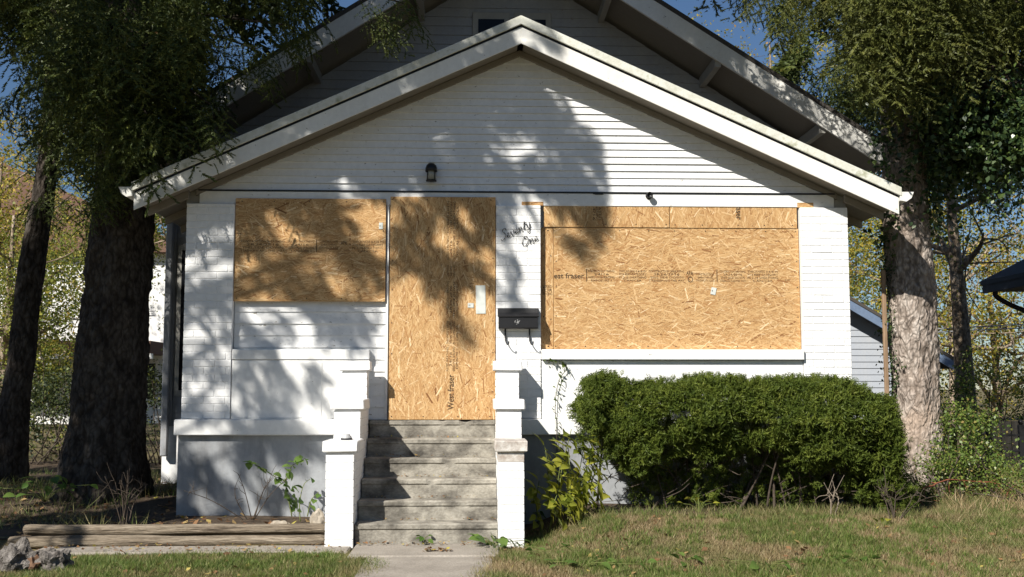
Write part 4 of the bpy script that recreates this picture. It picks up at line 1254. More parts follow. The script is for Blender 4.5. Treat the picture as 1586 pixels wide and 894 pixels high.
broad_tree('maple_tree', 'yellow autumn tree nearest the slim leaning trunk at the far left', (-10.3, 12.5, 0.1), 6.5, 2.3, M['autumn'], M['bark_grey'], 1, 1679)
broad_tree('maple_tree', 'tall golden tree rising at the left edge of the picture', (-14.2, 17.5, 0.1), 9.5, 3.0, M['autumn'], M['bark_grey'], 2, 2002, 0.28)
broad_tree('maple_tree', 'greenish yellow tree between the two left trunks', (-9.0, 17.0, 0.1), 7.0, 2.4, M['autumn_green'], M['bark_grey'], 3, 1679, 0.25)
broad_tree('maple_tree', 'forked pale trunk tree with sparse yellow leaves right of the ivy trunk', (9.05, 9.0, 0.1), 7.5, 2.3, M['autumn_green'], M['bark_grey'], 4, 627, 0.2, 0.4, tr=0.22)
broad_tree('maple_tree', 'turning tree far behind the small garage', (8.2, 22, 0.1), 8.5, 3.0, M['autumn_green'], M['bark_grey'], 5, 1178, 0.28, 0.25)
broad_tree('maple_tree', 'yellow tree behind the dark porch roof', (13.3, 19, 0.1), 8.0, 3.2, M['autumn'], M['bark_grey'], 6, 1216, 0.28, 0.2)
broad_tree('maple_tree', 'green and yellow tree deep behind the forked trunk', (12.2, 29, 0.1), 10, 3.8, M['autumn_green'], M['bark_grey'], 7, 1216, 0.34, 0.2)
broad_tree('maple_tree', 'tall gold crown seen through the gap above the right roof', (10.5, 25, 0.1), 13.5, 3.6, M['autumn'], M['bark_grey'], 8, 1178, 0.34, 0.35)
broad_tree('maple_tree', 'loose olive tree above the small garage roof, left of the sunlit trunk', (9.4, 24.5, 0.1), 7.2, 2.4, M['autumn_green'], M['bark_grey'], 10, 627, 0.2, 0.25)
broad_tree('maple_tree', 'low yellow tree beyond the wooden fence at right', (16.5, 23, 0.1), 6.5, 3.0, M['autumn'], M['bark_grey'], 12, 1064, 0.3, 0.15)

broad_tree('maple_tree', 'low gold tree right behind the slim leaning trunk at left', (-8.6, 9.5, 0.1), 4.6, 1.6, M['autumn_green'], M['bark_grey'], 14, 1700, 0.18, 0.15)
broad_tree('maple_tree', 'wide far-off green tree under the gold crowns at right', (15, 40, 0.1), 9, 5.0, M['autumn_green'], M['bark_grey'], 15, 1100, 0.5, 0.1)
broad_tree('maple_tree', 'wide far-off tree behind the small garage roof', (22, 44, 0.1), 10, 5.5, M['autumn_green'], M['bark_grey'], 16, 1100, 0.55, 0.1)
broad_tree('maple_tree', 'far-off yellow tree low behind the right fence', (11.5, 34, 0.1), 7, 4.0, M['autumn'], M['bark_grey'], 18, 900, 0.45, 0.1)
broad_tree('maple_tree', 'far-off tree filling the gap beyond the white house at left', (-23, 40, 0.1), 10, 5.0, M['autumn_green'], M['bark_grey'], 19, 900, 0.5, 0.1)
tag(box('street', -200, 200, -27, -19, -0.2, 0.012, M['shingle'], bevel=0), 'unseen asphalt street added in front of the yard', 'street', kind='structure')  # out of view, added with the trees to darken the shaded front
for i_, (x_, y_, h_, w_) in enumerate([(-30, -36, 15, 'far left'), (-19, -33, 14, 'left'), (-9, -37, 16, 'centre left'), (2, -34, 14, 'centre'), (12, -36, 15, 'centre right'), (22, -33, 14, 'right'), (33, -37, 15, 'far right')]):  # row added behind the camera to cut skylight on the house front
    broad_tree('skylight_block_tree', 'unseen tree added across the street to cut skylight, %s of the row' % w_, (x_, y_, 0), h_, 5.5, M['autumn_green'], M['bark_grey'], 200 + i_, 420, 0.9, 0.12, group='unseen trees added across the street to cut skylight', tr=0.3)
def bush(name, label, c, rx, ry, rz, mat, n, seed, leaf=0.12, cat='shrub', lo=-0.6, stems=9, group=None):
    g = np.random.default_rng(seed)
    c = np.array(c, float)
    base = (c[0], c[1], float(ground_z(c[0], c[1])))
    t = empty(name, base, label, cat, group)
    pl, st = [], []
    for i in range(n):
        d = g.normal(size=3); d /= np.linalg.norm(d)
        if d[2] < lo: d[2] = abs(d[2])
        rr = g.uniform(0.55, 1.05) * (1 + 0.25 * noise.noise(Vector(d * 2.3 + seed)))
        p = c + d * np.array([rx, ry, rz]) * rr
        pl.append((p, rotm(math.atan2(d[1], d[0]) + g.normal() * 0.7, g.uniform(-0.3, 1.0), g.normal() * 0.6), leaf * g.uniform(0.7, 1.3)))
        if i < stems:
            b0 = np.array(base) + [g.normal() * rx * 0.25, g.normal() * ry * 0.25, -0.03]
            st.append((smooth_path([b0, (b0 + p) / 2 + g.normal(size=3) * 0.06, p], 4), np.linspace(0.014, 0.005, 9)))
    tubes('stem', st, M['twig'], t, 5)
    assemble_quads('foliage', LEAVES, pl, mat, t, seed)
    return t

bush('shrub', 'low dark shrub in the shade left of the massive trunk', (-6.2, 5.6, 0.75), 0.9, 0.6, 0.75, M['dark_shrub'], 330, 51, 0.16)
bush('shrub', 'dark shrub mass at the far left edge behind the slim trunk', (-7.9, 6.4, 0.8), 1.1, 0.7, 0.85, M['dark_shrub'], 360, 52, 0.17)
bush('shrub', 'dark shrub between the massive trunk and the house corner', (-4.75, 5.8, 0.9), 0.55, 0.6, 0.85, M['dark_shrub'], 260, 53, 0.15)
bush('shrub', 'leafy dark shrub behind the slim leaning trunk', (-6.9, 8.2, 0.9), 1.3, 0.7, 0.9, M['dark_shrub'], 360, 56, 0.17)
bush('shrub', 'bright green mixed shrub at the foot of the sunlit trunk', (5.12, 0.5, 0.68), 0.42, 0.36, 0.58, M['shrub'], 330, 54, 0.105)
bush('shrub', 'loose green bramble bush in front of the black fence', (5.42, 1.2, 0.5), 0.40, 0.4, 0.48, M['shrub'], 230, 55, 0.105)
bush('weed_tangle', 'tangle of dry vines and small leaves at the right below the bramble cane', (5.6, -0.35, 0.30), 0.8, 0.35, 0.22, M['shrub'], 210, 59, 0.07, 'weeds')
bush('weed_clump', 'low leafy weeds hiding the foot of the sunlit trunk', (4.72, 0.10, 0.42), 0.42, 0.24, 0.34, M['shrub'], 230, 151, 0.085, 'weeds')
bush('weed_clump', 'spreading green weeds right of the sunlit trunk, below the shrub', (5.5, 0.05, 0.38), 0.55, 0.3, 0.30, M['shrub'], 240, 152, 0.085, 'weeds')
bush('weed_clump', 'green and brown weeds at the right edge in front of the fence', (6.35, 0.6, 0.42), 0.55, 0.3, 0.34, M['shrub'], 240, 153, 0.09, 'weeds')
bush('shrub', 'leafy shrub behind the fence under the forked trunk', (8.3, 6.6, 0.95), 1.0, 0.8, 0.9, M['shrub'], 380, 57, 0.15)

# ------------------------------------------------------------------ yew hedge
hg = empty('yew_hedge', (2.7, -0.55, 0.2), 'clipped dark green yew hedge under the big right window', 'hedge')
g = np.random.default_rng(8)
def sprig(seed):
    g_ = np.random.default_rng(seed); T = []
    for k in range(4):
        d = np.array([1.0, (k - 1.5) * 0.42, g_.uniform(-0.1, 0.3)]); d /= np.linalg.norm(d)
        u = np.linspace(0.1, 1, 6)[:, None]; pts = d * u * (1 - 0.15 * abs(k - 1.5))
        for sg in (-1, 1):
            nd = d * 0.6 + sg * np.cross(d, [0, 0, 1.0]) + g_.normal(size=(6, 3)) * 0.35
            T.append(needle_tris(pts, nd, 0.34, 0.11, g_))
    return np.concatenate(T)
SPRIG = [sprig(i) for i in range(5)]
HXA, HXB = 1.06, 3.84
def hedge_top(x): 
    return 1.335 + 0.02 * math.sin(x * 2.3 + 2) + 0.02 * math.sin(x * 6.1 + 1) + 0.06 * math.exp(-((x - 1.26) / 0.12) ** 2) - 0.16 * sstep(3.5, 3.95, x) - 0.02 * math.exp(-((x - 1.5) / 0.14) ** 2)
def hedge_bot(x):
    return 0.70 + 0.07 * math.sin(x * 3.1 + 0.5) + 0.06 * math.sin(x * 7.7) + 0.30 * (1 - sstep(1.1, 1.45, x)) - 0.22 * sstep(3.3, 3.8, x)
pl = []
for _ in range(11000):
    x = g.uniform(HXA, HXB); zt_h, zb_h = hedge_top(x), hedge_bot(x)
    lump = 0.09 * noise.noise(Vector((x * 2.2, 0, 3))) 
    yf = -1.06 + 0.38 * (1 - sstep(0.98, 1.7, x)) + lump; yb = -0.16
    u = g.random()
    if u < 0.50:      # front face, bulging
        z = g.uniform(zb_h, zt_h); q = (z - zb_h) / (zt_h - zb_h)
        y = yf + 0.22 * q ** 4 + 0.22 * (1 - q) ** 3 + 0.13 * noise.noise(Vector((x * 3.4, z * 4.2, 0))) + g.normal() * 0.02
        n_ = np.array([0, -1, 0.35])
    elif u < 0.76:    # top
        y = g.uniform(yf + 0.12, yb); z = zt_h - 0.10 * abs((y - (yf + yb) / 2) / 0.45) ** 3 + 0.08 * noise.noise(Vector((x * 4, y * 4, 9))) + g.normal() * 0.015
        n_ = np.array([0, -0.25, 1])
    elif u < 0.83:    # ends
        s_ = 1 if g.random() < 0.6 else -1
        x = (HXB - 0.02 if s_ > 0 else HXA + 0.04) + g.normal() * 0.05; y = g.uniform(yf + .1, yb); z = g.uniform(hedge_bot(x), hedge_top(x) - 0.08); n_ = np.array([s_, -0.3, 0.3])
    else:             # inside
        y = g.uniform(-0.62, yb); z = g.uniform(0.25 if x > 1.5 else zb_h, zb_h + 0.35); n_ = g.normal(size=3)
    if u < 0.76 and noise.noise(Vector((x * 4.3, y * 4.3 + 7, z * 5.5))) > 0.44 - 0.30 * (1 - min(1, (z - zb_h) / 0.4)): continue   # thin patches
    n_ = n_ / np.linalg.norm(n_) + g.normal(size=3) * 0.5
    az = math.atan2(n_[1], n_[0]); el = math.atan2(n_[2], math.hypot(n_[0], n_[1]))
    pl.append((np.array([x, y, z]), rotm(az, -el, g.uniform(0, 6.28)), g.uniform(0.045, 0.105)))
for _ in range(110):   # stray shoots above the clipped top
    x = g.uniform(1.0, 3.75); z0_ = hedge_top(x)
    d = np.array([g.normal() * 0.3, g.normal() * 0.3, 1.0])
    for k in range(4):
        pl.append((np.array([x, g.uniform(-.8, -.3), z0_ - 0.02]) + d * 0.035 * k, rotm(g.uniform(0, 6.28), -1.2, 0), 0.05))
for cx_, cz_, n_ in ((3.62, 0.50, 150), (1.18, 0.85, 120), (3.86, 0.40, 150), (3.0, 0.55, 30)):   # lower tufts
    for _ in range(n_):
        d = g.normal(size=3); d /= np.linalg.norm(d)
        p = np.array([cx_, -0.72, cz_]) + d * np.array([0.2, 0.2, 0.17]) * g.uniform(0.6, 1)
        pl.append((p, rotm(math.atan2(d[1], d[0]), -d[2], g.uniform(0, 6)), g.uniform(0.05, 0.09)))
assemble('foliage', SPRIG, pl, M['yew'], hg, 6)
st = []
for i in range(26):
    x = g.uniform(1.15, 3.8); y = g.uniform(-0.7, -0.3); z0_ = float(ground_z(x, y)) - 0.03
    e = np.array([x + g.normal() * 0.28, y + g.normal() * 0.18, hedge_bot(x) + 0.35])
    b0 = np.array([x, y, z0_])
    st.append((smooth_path([b0, (b0 + e) / 2 + g.normal(size=3) * 0.05, e], 4), np.linspace(g.uniform(0.007, 0.02), 0.005, 9)))
for i in range(150):     # tangle of dead inner twigs
    b0 = np.array([g.uniform(1.2, 3.8), g.uniform(-0.8, -0.2), g.uniform(0.3, 0.8)])
    e = b0 + np.array([g.normal() * 0.22, g.normal() * 0.12, g.uniform(-0.15, 0.3)])
    st.append((smooth_path([b0, (b0 + e) / 2 + g.normal(size=3) * 0.03, e], 3), np.linspace(0.005, 0.002, 7)))
tubes('stem', st, M['twig'], hg, 5)

# ------------------------------------------------------------------ small plants with countable leaves
def leaf_mesh(kind, mat):
    bm = bmesh.new()
    if kind == 'long':
        out = [(0, 0), (0.12, 0.10), (0.32, 0.23), (0.55, 0.24), (0.78, 0.13), (1.0, 0)]
    elif kind == 'lobed':
        out = [(0, 0), (0.05, 0.28), (0.22, 0.30), (0.30, 0.52), (0.48, 0.30), (0.68, 0.36), (0.76, 0.14), (1.0, 0)]
    else:
        out = [(0, 0), (0.10, 0.22), (0.35, 0.38), (0.62, 0.34), (0.85, 0.16), (1.0, 0)]
    zf = lambda u, v: -0.28 * u * u + 0.28 * abs(v)
    mid = [bm.verts.new((u, 0, zf(u, 0))) for u, v in out]
    for sg in (-1, 1):
        ed = [mid[0]] + [bm.verts.new((u, sg * v, zf(u, v))) for u, v in out[1:-1]] + [mid[-1]]
        for i in range(len(out) - 1):
            vs = []
            for q in (mid[i], mid[i + 1], ed[i + 1], ed[i]):
                if q not in vs: vs.append(q)
            if len(vs) >= 3: bm.faces.new(vs if sg > 0 else vs[::-1])
    me = bm_mesh('leaf', bm, True); me.materials.append(mat)
    return me
def leaf_at(me, parent, p, az, pitch, roll, size):
    o = obj('leaf', me, None, parent)
    o.location = tuple(p); o.rotation_mode = 'ZYX'
    o.rotation_euler = (roll, pitch, az); o.scale = (size,) * 3
    return o
def mat_solid_leaf(name, c1, c2):
    m = mat_leaf(name, [(0, c1), (1, c2)], 0.45, 0.4)
    nt = m.node_tree
    oi = nt.nodes.new('ShaderNodeObjectInfo')
    rr = [n for n in nt.nodes if n.type == 'VALTORGB'][0]
    nt.links.new(oi.outputs['Random'], rr.inputs[0])
    return m
LM = {'lime': leaf_mesh('long', mat_solid_leaf('lime_leaf', (0.26, 0.32, 0.045), (0.48, 0.46, 0.07))),
      'green': leaf_mesh('round', mat_solid_leaf('green_leaf', (0.08, 0.16, 0.03), (0.17, 0.26, 0.06))),
      'ivy': leaf_mesh('lobed', mat_solid_leaf('ivy_leaf', (0.05, 0.09, 0.025), (0.20, 0.26, 0.06)))}
g = np.random.default_rng(17)
lw = empty('leafy_weed', (1.05, -0.62, 0.2), 'tall yellow-green weed with drooping leaves beside the right pier', 'weed')
st = []
for k, (a0, b0, a1, b1, Y) in enumerate([(860, 800, 905, 690, -0.72), (885, 800, 918, 650, -0.68), (855, 790, 845, 695, -0.6), (880, 795, 880, 690, -0.9), (900, 790, 930, 690, -0.7), (850, 800, 868, 720, -0.9), (870, 800, 905, 740, -0.95), (905, 795, 915, 715, -0.85), (840, 800, 835, 745, -0.85), (895, 798, 925, 745, -0.9), (890, 800, 895, 760, -1.0), (875, 800, 865, 760, -1.0), (865, 790, 885, 665, -0.75)]):
    p0, p1 = W(a0, b0, Y=Y), W(a1, b1, Y=Y)
    p0[2] = float(ground_z(p0[0], Y))
    P = smooth_path([p0, (p0 + p1) / 2 + [g.normal() * .05, g.normal() * 0.04, 0.03], p1], 6)
    st.append((P, np.linspace(0.008, 0.003, len(P))))
    for j in range(3, len(P)):
        az = g.uniform(-2.7, -0.4) if j % 2 else g.uniform(-3.3, 0.2)
        leaf_at(LM['lime'], lw, P[j] + g.normal(size=3) * 0.02, az, g.uniform(0.35, 1.15), g.normal() * 0.35, g.uniform(0.12, 0.19))
        if j > 2: leaf_at(LM['lime'], lw, P[j] + g.normal(size=3) * 0.03, g.uniform(-3.3, 0.2), g.uniform(0.5, 1.2), g.normal() * 0.35, g.uniform(0.10, 0.17))
tubes('stem', st, M['stem_green'], lw, 5)

sv_ = empty('leafy_sapling', (-1.75, -0.45, 0.1), 'young green sapling against the grey foundation left of the steps', 'sapling')
st = []
for pts in ([(452, 800), (446, 770), (440, 745), (425, 738), (400, 722), (386, 715)], [(440, 745), (448, 735), (452, 722), (466, 714), (472, 710)], [(465, 808), (464, 780), (470, 752), (480, 742)], [(476, 800), (482, 775), (494, 762)]):
    P = smooth_path([W(a, b, Y=-0.42 + 0.02 * i) for i, (a, b) in enumerate(pts)], 5)
    P[:, 2] = np.maximum(P[:, 2], 0.08)
    st.append((P, np.linspace(0.006, 0.0025, len(P))))
    dense = 1 if len(pts) > 4 else 3
    for j in range(6 if len(pts) == 6 else 3, len(P), dense):
        leaf_at(LM['green'], sv_, P[j] + g.normal(size=3) * 0.012, g.uniform(-2.8, -0.3), g.uniform(0.2, 1.1), g.normal() * 0.4, g.uniform(0.055, 0.095))
for _ in range(14):
    p = W(g.uniform(433, 458), g.uniform(755, 785), Y=-0.4)
    leaf_at(LM['green'], sv_, p, g.uniform(-2.8, -0.3), g.uniform(0.5, 1.3), g.normal() * 0.3, g.uniform(0.07, 0.11))
tubes('stem', st, M['stem_green'], sv_, 5)

iv = empty('ivy_vine', (0.86, -0.12, 1.0), 'thin ivy strand climbing the white wall under the big window', 'vine')
P = smooth_path([W(a, b, Y=-0.075) for a, b in [(862, 690), (861, 660), (860, 630), (862, 605), (868, 585), (877, 572), (873, 562), (858, 559), (846, 559)]], 6)
for q in P:
    if q[2] < 1.05: q[1] = -0.135
P2 = smooth_path([np.array([P[0][0], -0.135, 0.2])] + [P[0]], 6)
tubes('stem', [(P, np.full(len(P), 0.003)), (P2, np.full(len(P2), 0.003))], M['twig'], iv, 5)
for j in range(0, len(P), 1):
    leaf_at(LM['ivy'], iv, P[j] + np.array([g.normal() * 0.012, -0.012, 0]), g.uniform(-2.6, -0.5), g.uniform(0.4, 1.3), g.normal() * 0.4, g.uniform(0.035, 0.06))
for j in range(0, len(P2)):
    leaf_at(LM['ivy'], iv, P2[j] + np.array([g.normal() * 0.02, -0.02, 0]), g.uniform(-2.6, -0.5), g.uniform(0.4, 1.3), 0, g.uniform(0.05, 0.08))

def low_weed(label, c, n, size, seed, kind='green', h=0.12, spread=0.12):
    g = np.random.default_rng(seed)
    t = empty('low_weed', c, label, 'weed', 'low weeds in the yard')
    st = []
    for _ in range(n):
        d = np.array([g.normal() * spread, g.normal() * spread * 0.7, g.uniform(0.3, 1) * h])
        P = smooth_path([np.array(c) - [0, 0, 0.02], np.array(c) + d * [0.4, 0.4, 0.8], np.array(c) + d], 3)
        st.append((P, np.full(len(P), 0.0025)))
        leaf_at(LM[kind], t, np.array(c) + d, math.atan2(d[1], d[0]) + g.normal() * .3, g.uniform(-0.2, 0.8), g.normal() * 0.3, size * g.uniform(0.7, 1.2))
    tubes('stem', st, M['stem_green'], t, 4)
def gp(px, py, dz=0.0):
    p = W(px, py, Z=0.0)
    for _ in range(6): p = W(px, py, Z=float(ground_z(p[0], p[1])))
    return (p[0], p[1], p[2] + dz)
low_weed('broad green weed at the foot of the right pier', gp(765, 850), 16, 0.11, 61, h=0.1)
low_weed('trailing weed just right of the right pier', gp(822, 812), 26, 0.085, 62, h=0.2, spread=0.16)
low_weed('small yellow-green weed under the middle of the hedge', gp(1082, 796), 9, 0.085, 63, 'lime', 0.14, 0.08)
low_weed('pair of pale leaves under the hedge, right of its middle', gp(1138, 785), 4, 0.11, 64, 'lime', 0.2, 0.06)
low_weed('pale yellow weed at the right end of the hedge', gp(1372, 820), 5, 0.1, 65, 'lime', 0.1, 0.06)
for i_, (a_, b_, sz_) in enumerate([(860, 860, .07), (905, 880, .08), (990, 850, .06), (1060, 875, .08), (1150, 840, .06), (1190, 880, .08), (1330, 870, .08), (1450, 860, .09), (1530, 830, .1), (1250, 845, .06)]):
    low_weed('flat green broadleaf weed in the lawn, number %s from the walk' % ('first', 'second', 'third', 'fourth', 'fifth', 'sixth', 'eighth', 'ninth', 'tenth', 'seventh')[i_], gp(a_, b_), 16, sz_, 160 + i_, 'green', 0.06, 0.13)
low_weed('tiny green weed growing at the foot of the bottom step', (-0.42, -1.335, 0.03), 7, 0.055, 66, 'green', 0.08, 0.04)
low_weed('green weed in the shade left of the massive trunk', gp(70, 775), 22, 0.1, 67, 'green', 0.25, 0.22)
low_weed('small weed in front of the upper timber, near its left end', gp(95, 830), 9, 0.06, 68, 'green', 0.14, 0.1)

def twig_plant(name, label, c, n, h, spread, mat, seed, cat='dead weed'):
    g = np.random.default_rng(seed)
    st = []; c = np.array(c)
    for _ in range(n):
        e = c + [g.normal() * spread, g.normal() * spread, h * g.uniform(0.6, 1.05)]
        m_ = c + (e - c) * 0.5 + [g.normal() * 0.03, g.normal() * 0.03, 0.05]
        P = smooth_path([c + [g.normal() * .015, g.normal() * .015, -.02], m_, e], 5); st.append((P, np.linspace(0.006, 0.002, len(P))))
        for _ in range(5):
            q = P[g.integers(4, len(P))]; e2 = q + g.normal(size=3) * 0.07 + [0, 0, 0.06]
            st.append((smooth_path([q, (q + e2) / 2 + g.normal(size=3) * .01, e2], 3), np.linspace(0.003, 0.0015, 7)))
    o = tubes(name, st, mat, None, 5)
    return tag(o, label, cat)
twig_plant('dead_weed', 'dry branching weed stalk standing behind the upper timber', (-3.05, -0.95, 0.1), 7, 0.55, 0.15, M['twig'], 71)
twig_plant('dead_weed', 'leafless dark twiggy weed against the grey foundation', (-2.05, -0.4, 0.1), 6, 0.45, 0.16, M['twig'], 72)
twig_plant('dead_weed', 'pale bare stalks at the right end of the hedge', gp(1292, 800), 3, 0.26, 0.05, M['twig_pale'], 73)
twig_plant('dead_weed', 'dry brown stems tangled at the foot of the bright shrub', gp(1385, 806), 7, 0.26, 0.13, M['twig'], 74)
br = smooth_path([gp(1380, 800), W(1404, 772, Y=-0.4), W(1424, 757, Y=-0.3), W(1448, 751, Y=-0.2), W(1472, 747, Y=-0.1), W(1498, 750, Y=-0.05), W(1530, 749, Y=0.0), W(1562, 756, Y=0.05), W(1600, 760, Y=0.1)], 6)
br = br + np.cumsum(g.normal(size=br.shape) * 0.004, 0)
shoots = []
for j_ in range(8, len(br), 5):
    e_ = br[j_] + np.array([g.normal() * 0.12, g.normal() * 0.06, g.uniform(-0.22, 0.1)])
    shoots.append((smooth_path([br[j_], (br[j_] + e_) / 2 + g.normal(size=3) * 0.02, e_], 4), np.linspace(0.004, 0.0015, 9)))
tag(tubes('bramble_cane', [(br, np.linspace(0.009, 0.003, len(br)))] + shoots, M['bramble'], None, 6), 'long arching reddish bramble cane above the dry grass at right', 'bramble')

# ------------------------------------------------------------------ timbers, rocks, dead wood
def log(name, x0, x1, y, z, r, seed, label):
    xs_ = np.linspace(x0, x1, 60); V, Fq = [], []
    n = 18
    for i, x in enumerate(xs_):
        for j in range(n):
            a_ = 2 * math.pi * j / n
            e = 1.0
            if i == 0 or i == len(xs_) - 1: e = 0.88
            q = r * e * (1 + 0.22 * noise.noise(Vector((x * 1.4, math.cos(a_), math.sin(a_) + seed))) - 0.16 * max(0, noise.noise(Vector((x * 0.9, 3 * math.cos(a_), 3 * math.sin(a_) + 5 * seed))) - 0.1) + 0.08 * noise.noise(Vector((x * 3, 5 * math.cos(a_), 5 * math.sin(a_) + seed))))
            V.append((x, y + q * math.cos(a_) + 0.01 * math.sin(x * 1.3 + seed), z + q * math.sin(a_) * 0.95))
    for i in range(59):
        for j in range(n):
            k = (j + 1) % n; Fq.append((i * n + j, i * n + k, (i + 1) * n + k, (i + 1) * n + j))
    c0 = len(V); V.append((x0, y, z)); V.append((x1, y, z))
    for j in range(n):
        k = (j + 1) % n
        Fq.append((c0, k, j, j)); Fq.append((c0 + 1, 59 * n + j, 59 * n + k, 59 * n + k))
    Fq = np.array(Fq); T = np.concatenate([Fq[:, [0, 1, 2]], Fq[Fq[:, 2] != Fq[:, 3]][:, [0, 2, 3]]])
    return tag(obj(name, np_mesh(name, V, T, True), M['timber']), label, 'timber', 'landscape timbers edging the bed')
log('landscape_timber', -3.93, -1.262, -1.19, 0.046, 0.053, 1, 'lower weathered round timber edging the soil bed')
log('landscape_timber', -3.83, -1.262, -1.12, 0.138, 0.047, 2, 'upper weathered round timber lying on the lower one')

def lump(name, c, r, mat, label, cat, seed, amp=0.35, sub=3, parent=None):
    bm = bmesh.new(); bmesh.ops.create_icosphere(bm, subdivisions=sub, radius=1)
    for v in bm.verts:
        k = 1 + amp * noise.noise(v.co * 1.6 + Vector((seed, 0, 0))) + amp * 0.4 * noise.noise(v.co * 4 + Vector((0, seed, 0)))
        v.co = Vector((v.co.x * r[0], v.co.y * r[1], v.co.z * r[2])) * k + Vector(c)
    o = obj(name, bm_mesh(name, bm, False), mat, parent)
    return tag(o, label, cat) if label else o
lump('rock', (-1.39, -0.8, 0.14), (0.075, 0.06, 0.12), M['rock'], 'upright pale rock behind the timber beside the left pier', 'rock', 3)
lump('rock', (-1.72, -0.82, 0.115), (0.10, 0.07, 0.055), M['rock'], 'flat pale rock behind the timber under the sapling', 'rock', 5)
dw = empty('dead_wood', (-3.25, -2.35, 0), 'broken grey weathered log chunk lying in the grass at bottom left', 'log')
lump('chunk', (-3.36, -2.42, 0.07), (0.15, 0.12, 0.14), M['deadwood'], None, None, 11, 0.55, 4, dw)
lump('chunk', (-3.10, -2.42, 0.06), (0.12, 0.10, 0.11), M['deadwood'], None, None, 17, 0.6, 4, dw)
lump('rotten_core', (-3.22, -2.44, 0.05), (0.07, 0.07, 0.07), M['rot'], None, None, 19, 0.6, 3, dw)
tag(tubes('fallen_branch', [(smooth_path([gp(-40, 805), gp(30, 786), gp(85, 779)], 6) + [0, 0, 0.03], np.linspace(0.03, 0.018, 13))], M['twig_pale'], None, 7), 'pale fallen branch on the dark soil at the far left', 'branch')

# ------------------------------------------------------------------ neighbours, fences, wires
nb = empty('neighbor_house', (-15, 24, 0), 'white house far behind the left trunks with a brown porch roof', 'house')
box('wall', -24, -9.6, 24, 32, 0, 5.6, M['white'], nb)
prism('roof', [(-24.5, 5.6), (-9.1, 5.6), (-9.1, 5.8), (-16.8, 9.3), (-24.5, 5.8)], 23.6, 32.4, M['brown_roof'], nb)
box('porch_roof', -22, -9.7, 22.3, 23.98, 2.35, 2.75, M['brown_roof'], nb)
box('porch_fascia', -22.1, -9.6, 22.2, 22.29, 2.2, 2.36, M['white'], nb)
for xx in (-15.2, -13.2, -11.4, -9.9): box('porch_post', xx - 0.09, xx + 0.09, 22.35, 22.5, 0, 2.3, M['white'], nb)
for xx, zz in ((-15.6, 0.9), (-13.4, 0.9), (-10.4, 0.9), (-14.0, 3.4), (-11.6, 3.4)):
    w_ = box('window', xx - 0.5, xx + 0.5, 23.93, 23.99, zz, zz + 1.3, M['white'], nb)
    box('pane', xx - 0.4, xx + 0.4, 23.9, 23.925, zz + 0.08, zz + 1.2, M['glass'], w_)

ga = empty('garage', (7.0, 14.5, 0), 'small white garage with shade-tinted walls and roof edge behind the right pilaster', 'garage')
GPX, GPZ, GS = 7.0, 4.35, 0.585
box('wall_core', GPX - 3.9, GPX + 3.9, 14.52, 20, -0.1, 2.05, M['garage_siding'], ga)
prism('gable_core', [(GPX - 3.9, 2.051), (GPX + 3.9, 2.051), (GPX, GPZ - 0.1)], 14.52, 19.9, M['garage_siding'], ga)
z = 0.0
while z < 4.1:
    ha = min((GPZ - 0.12 - z) / GS, 3.9); hb = min((GPZ - 0.12 - z - 0.15) / GS, 3.9)
    if hb > 0: siding_board(ga, GPX - ha, GPX + ha, GPX - hb, GPX + hb, z, z + 0.148, 14.515, M['garage_siding'], 0.02)
    z += 0.15
for sd in (-1, 1):
    e = GPX + sd * 4.4
    prism('roof_slope', [(GPX, GPZ + 0.1), (e, GPZ + 0.1 - GS * 4.4), (e, GPZ + 0.02 - GS * 4.4), (GPX, GPZ + 0.02)], 14.0, 20.4, M['shingle'], ga)
    prism('fascia', [(GPX, GPZ + 0.018), (e, GPZ + 0.018 - GS * 4.4), (e, GPZ - 0.2 - GS * 4.4), (GPX, GPZ - 0.2)], 14.02, 14.06, M['shaded_trim'], ga)

nh = empty('neighbor_house', (12, 3, 0), 'dark eave corner of the next house with a slanting downspout at the right edge', 'house')
ex, ez = W(1518, 436, Y=6.3)[0], W(1518, 436, Y=6.3)[2]
prism('roof_slope', [(ex, ez), (ex + 4.2, ez + 2.1), (ex + 8.4, ez), (ex + 8.4, ez - 0.07), (ex + 4.2, ez + 2.03), (ex, ez - 0.07)], -2.0, 6.3, M['navy'], nh)
box('fascia', ex + 0.02, ex + 0.05, -1.98, 6.28, ez - 0.2, ez - 0.062, M['navy'], nh)
box('soffit', ex + 0.051, ex + 1.0, -1.98, 6.27, ez - 0.17, ez - 0.15, M['navy'], nh)
box('wall', ex + 1.0, ex + 7.4, -1.5, 6.0, 0.0, ez - 0.1, M['white_siding'], nh)
dp = smooth_path([(ex + 0.14, 6.1, ez - 0.172), (ex + 0.16, 6.1, ez - 0.26), (ex + 0.4, 6.1, ez - 0.40), (ex + 0.9, 6.08, ez - 0.62), (ex + 0.95, 6.05, ez - 0.8), (ex + 0.95, 6.05, 0.1)], 6)
tubes('downspout', [(dp, np.full(len(dp), 0.04))], M['navy'], nh, 8)

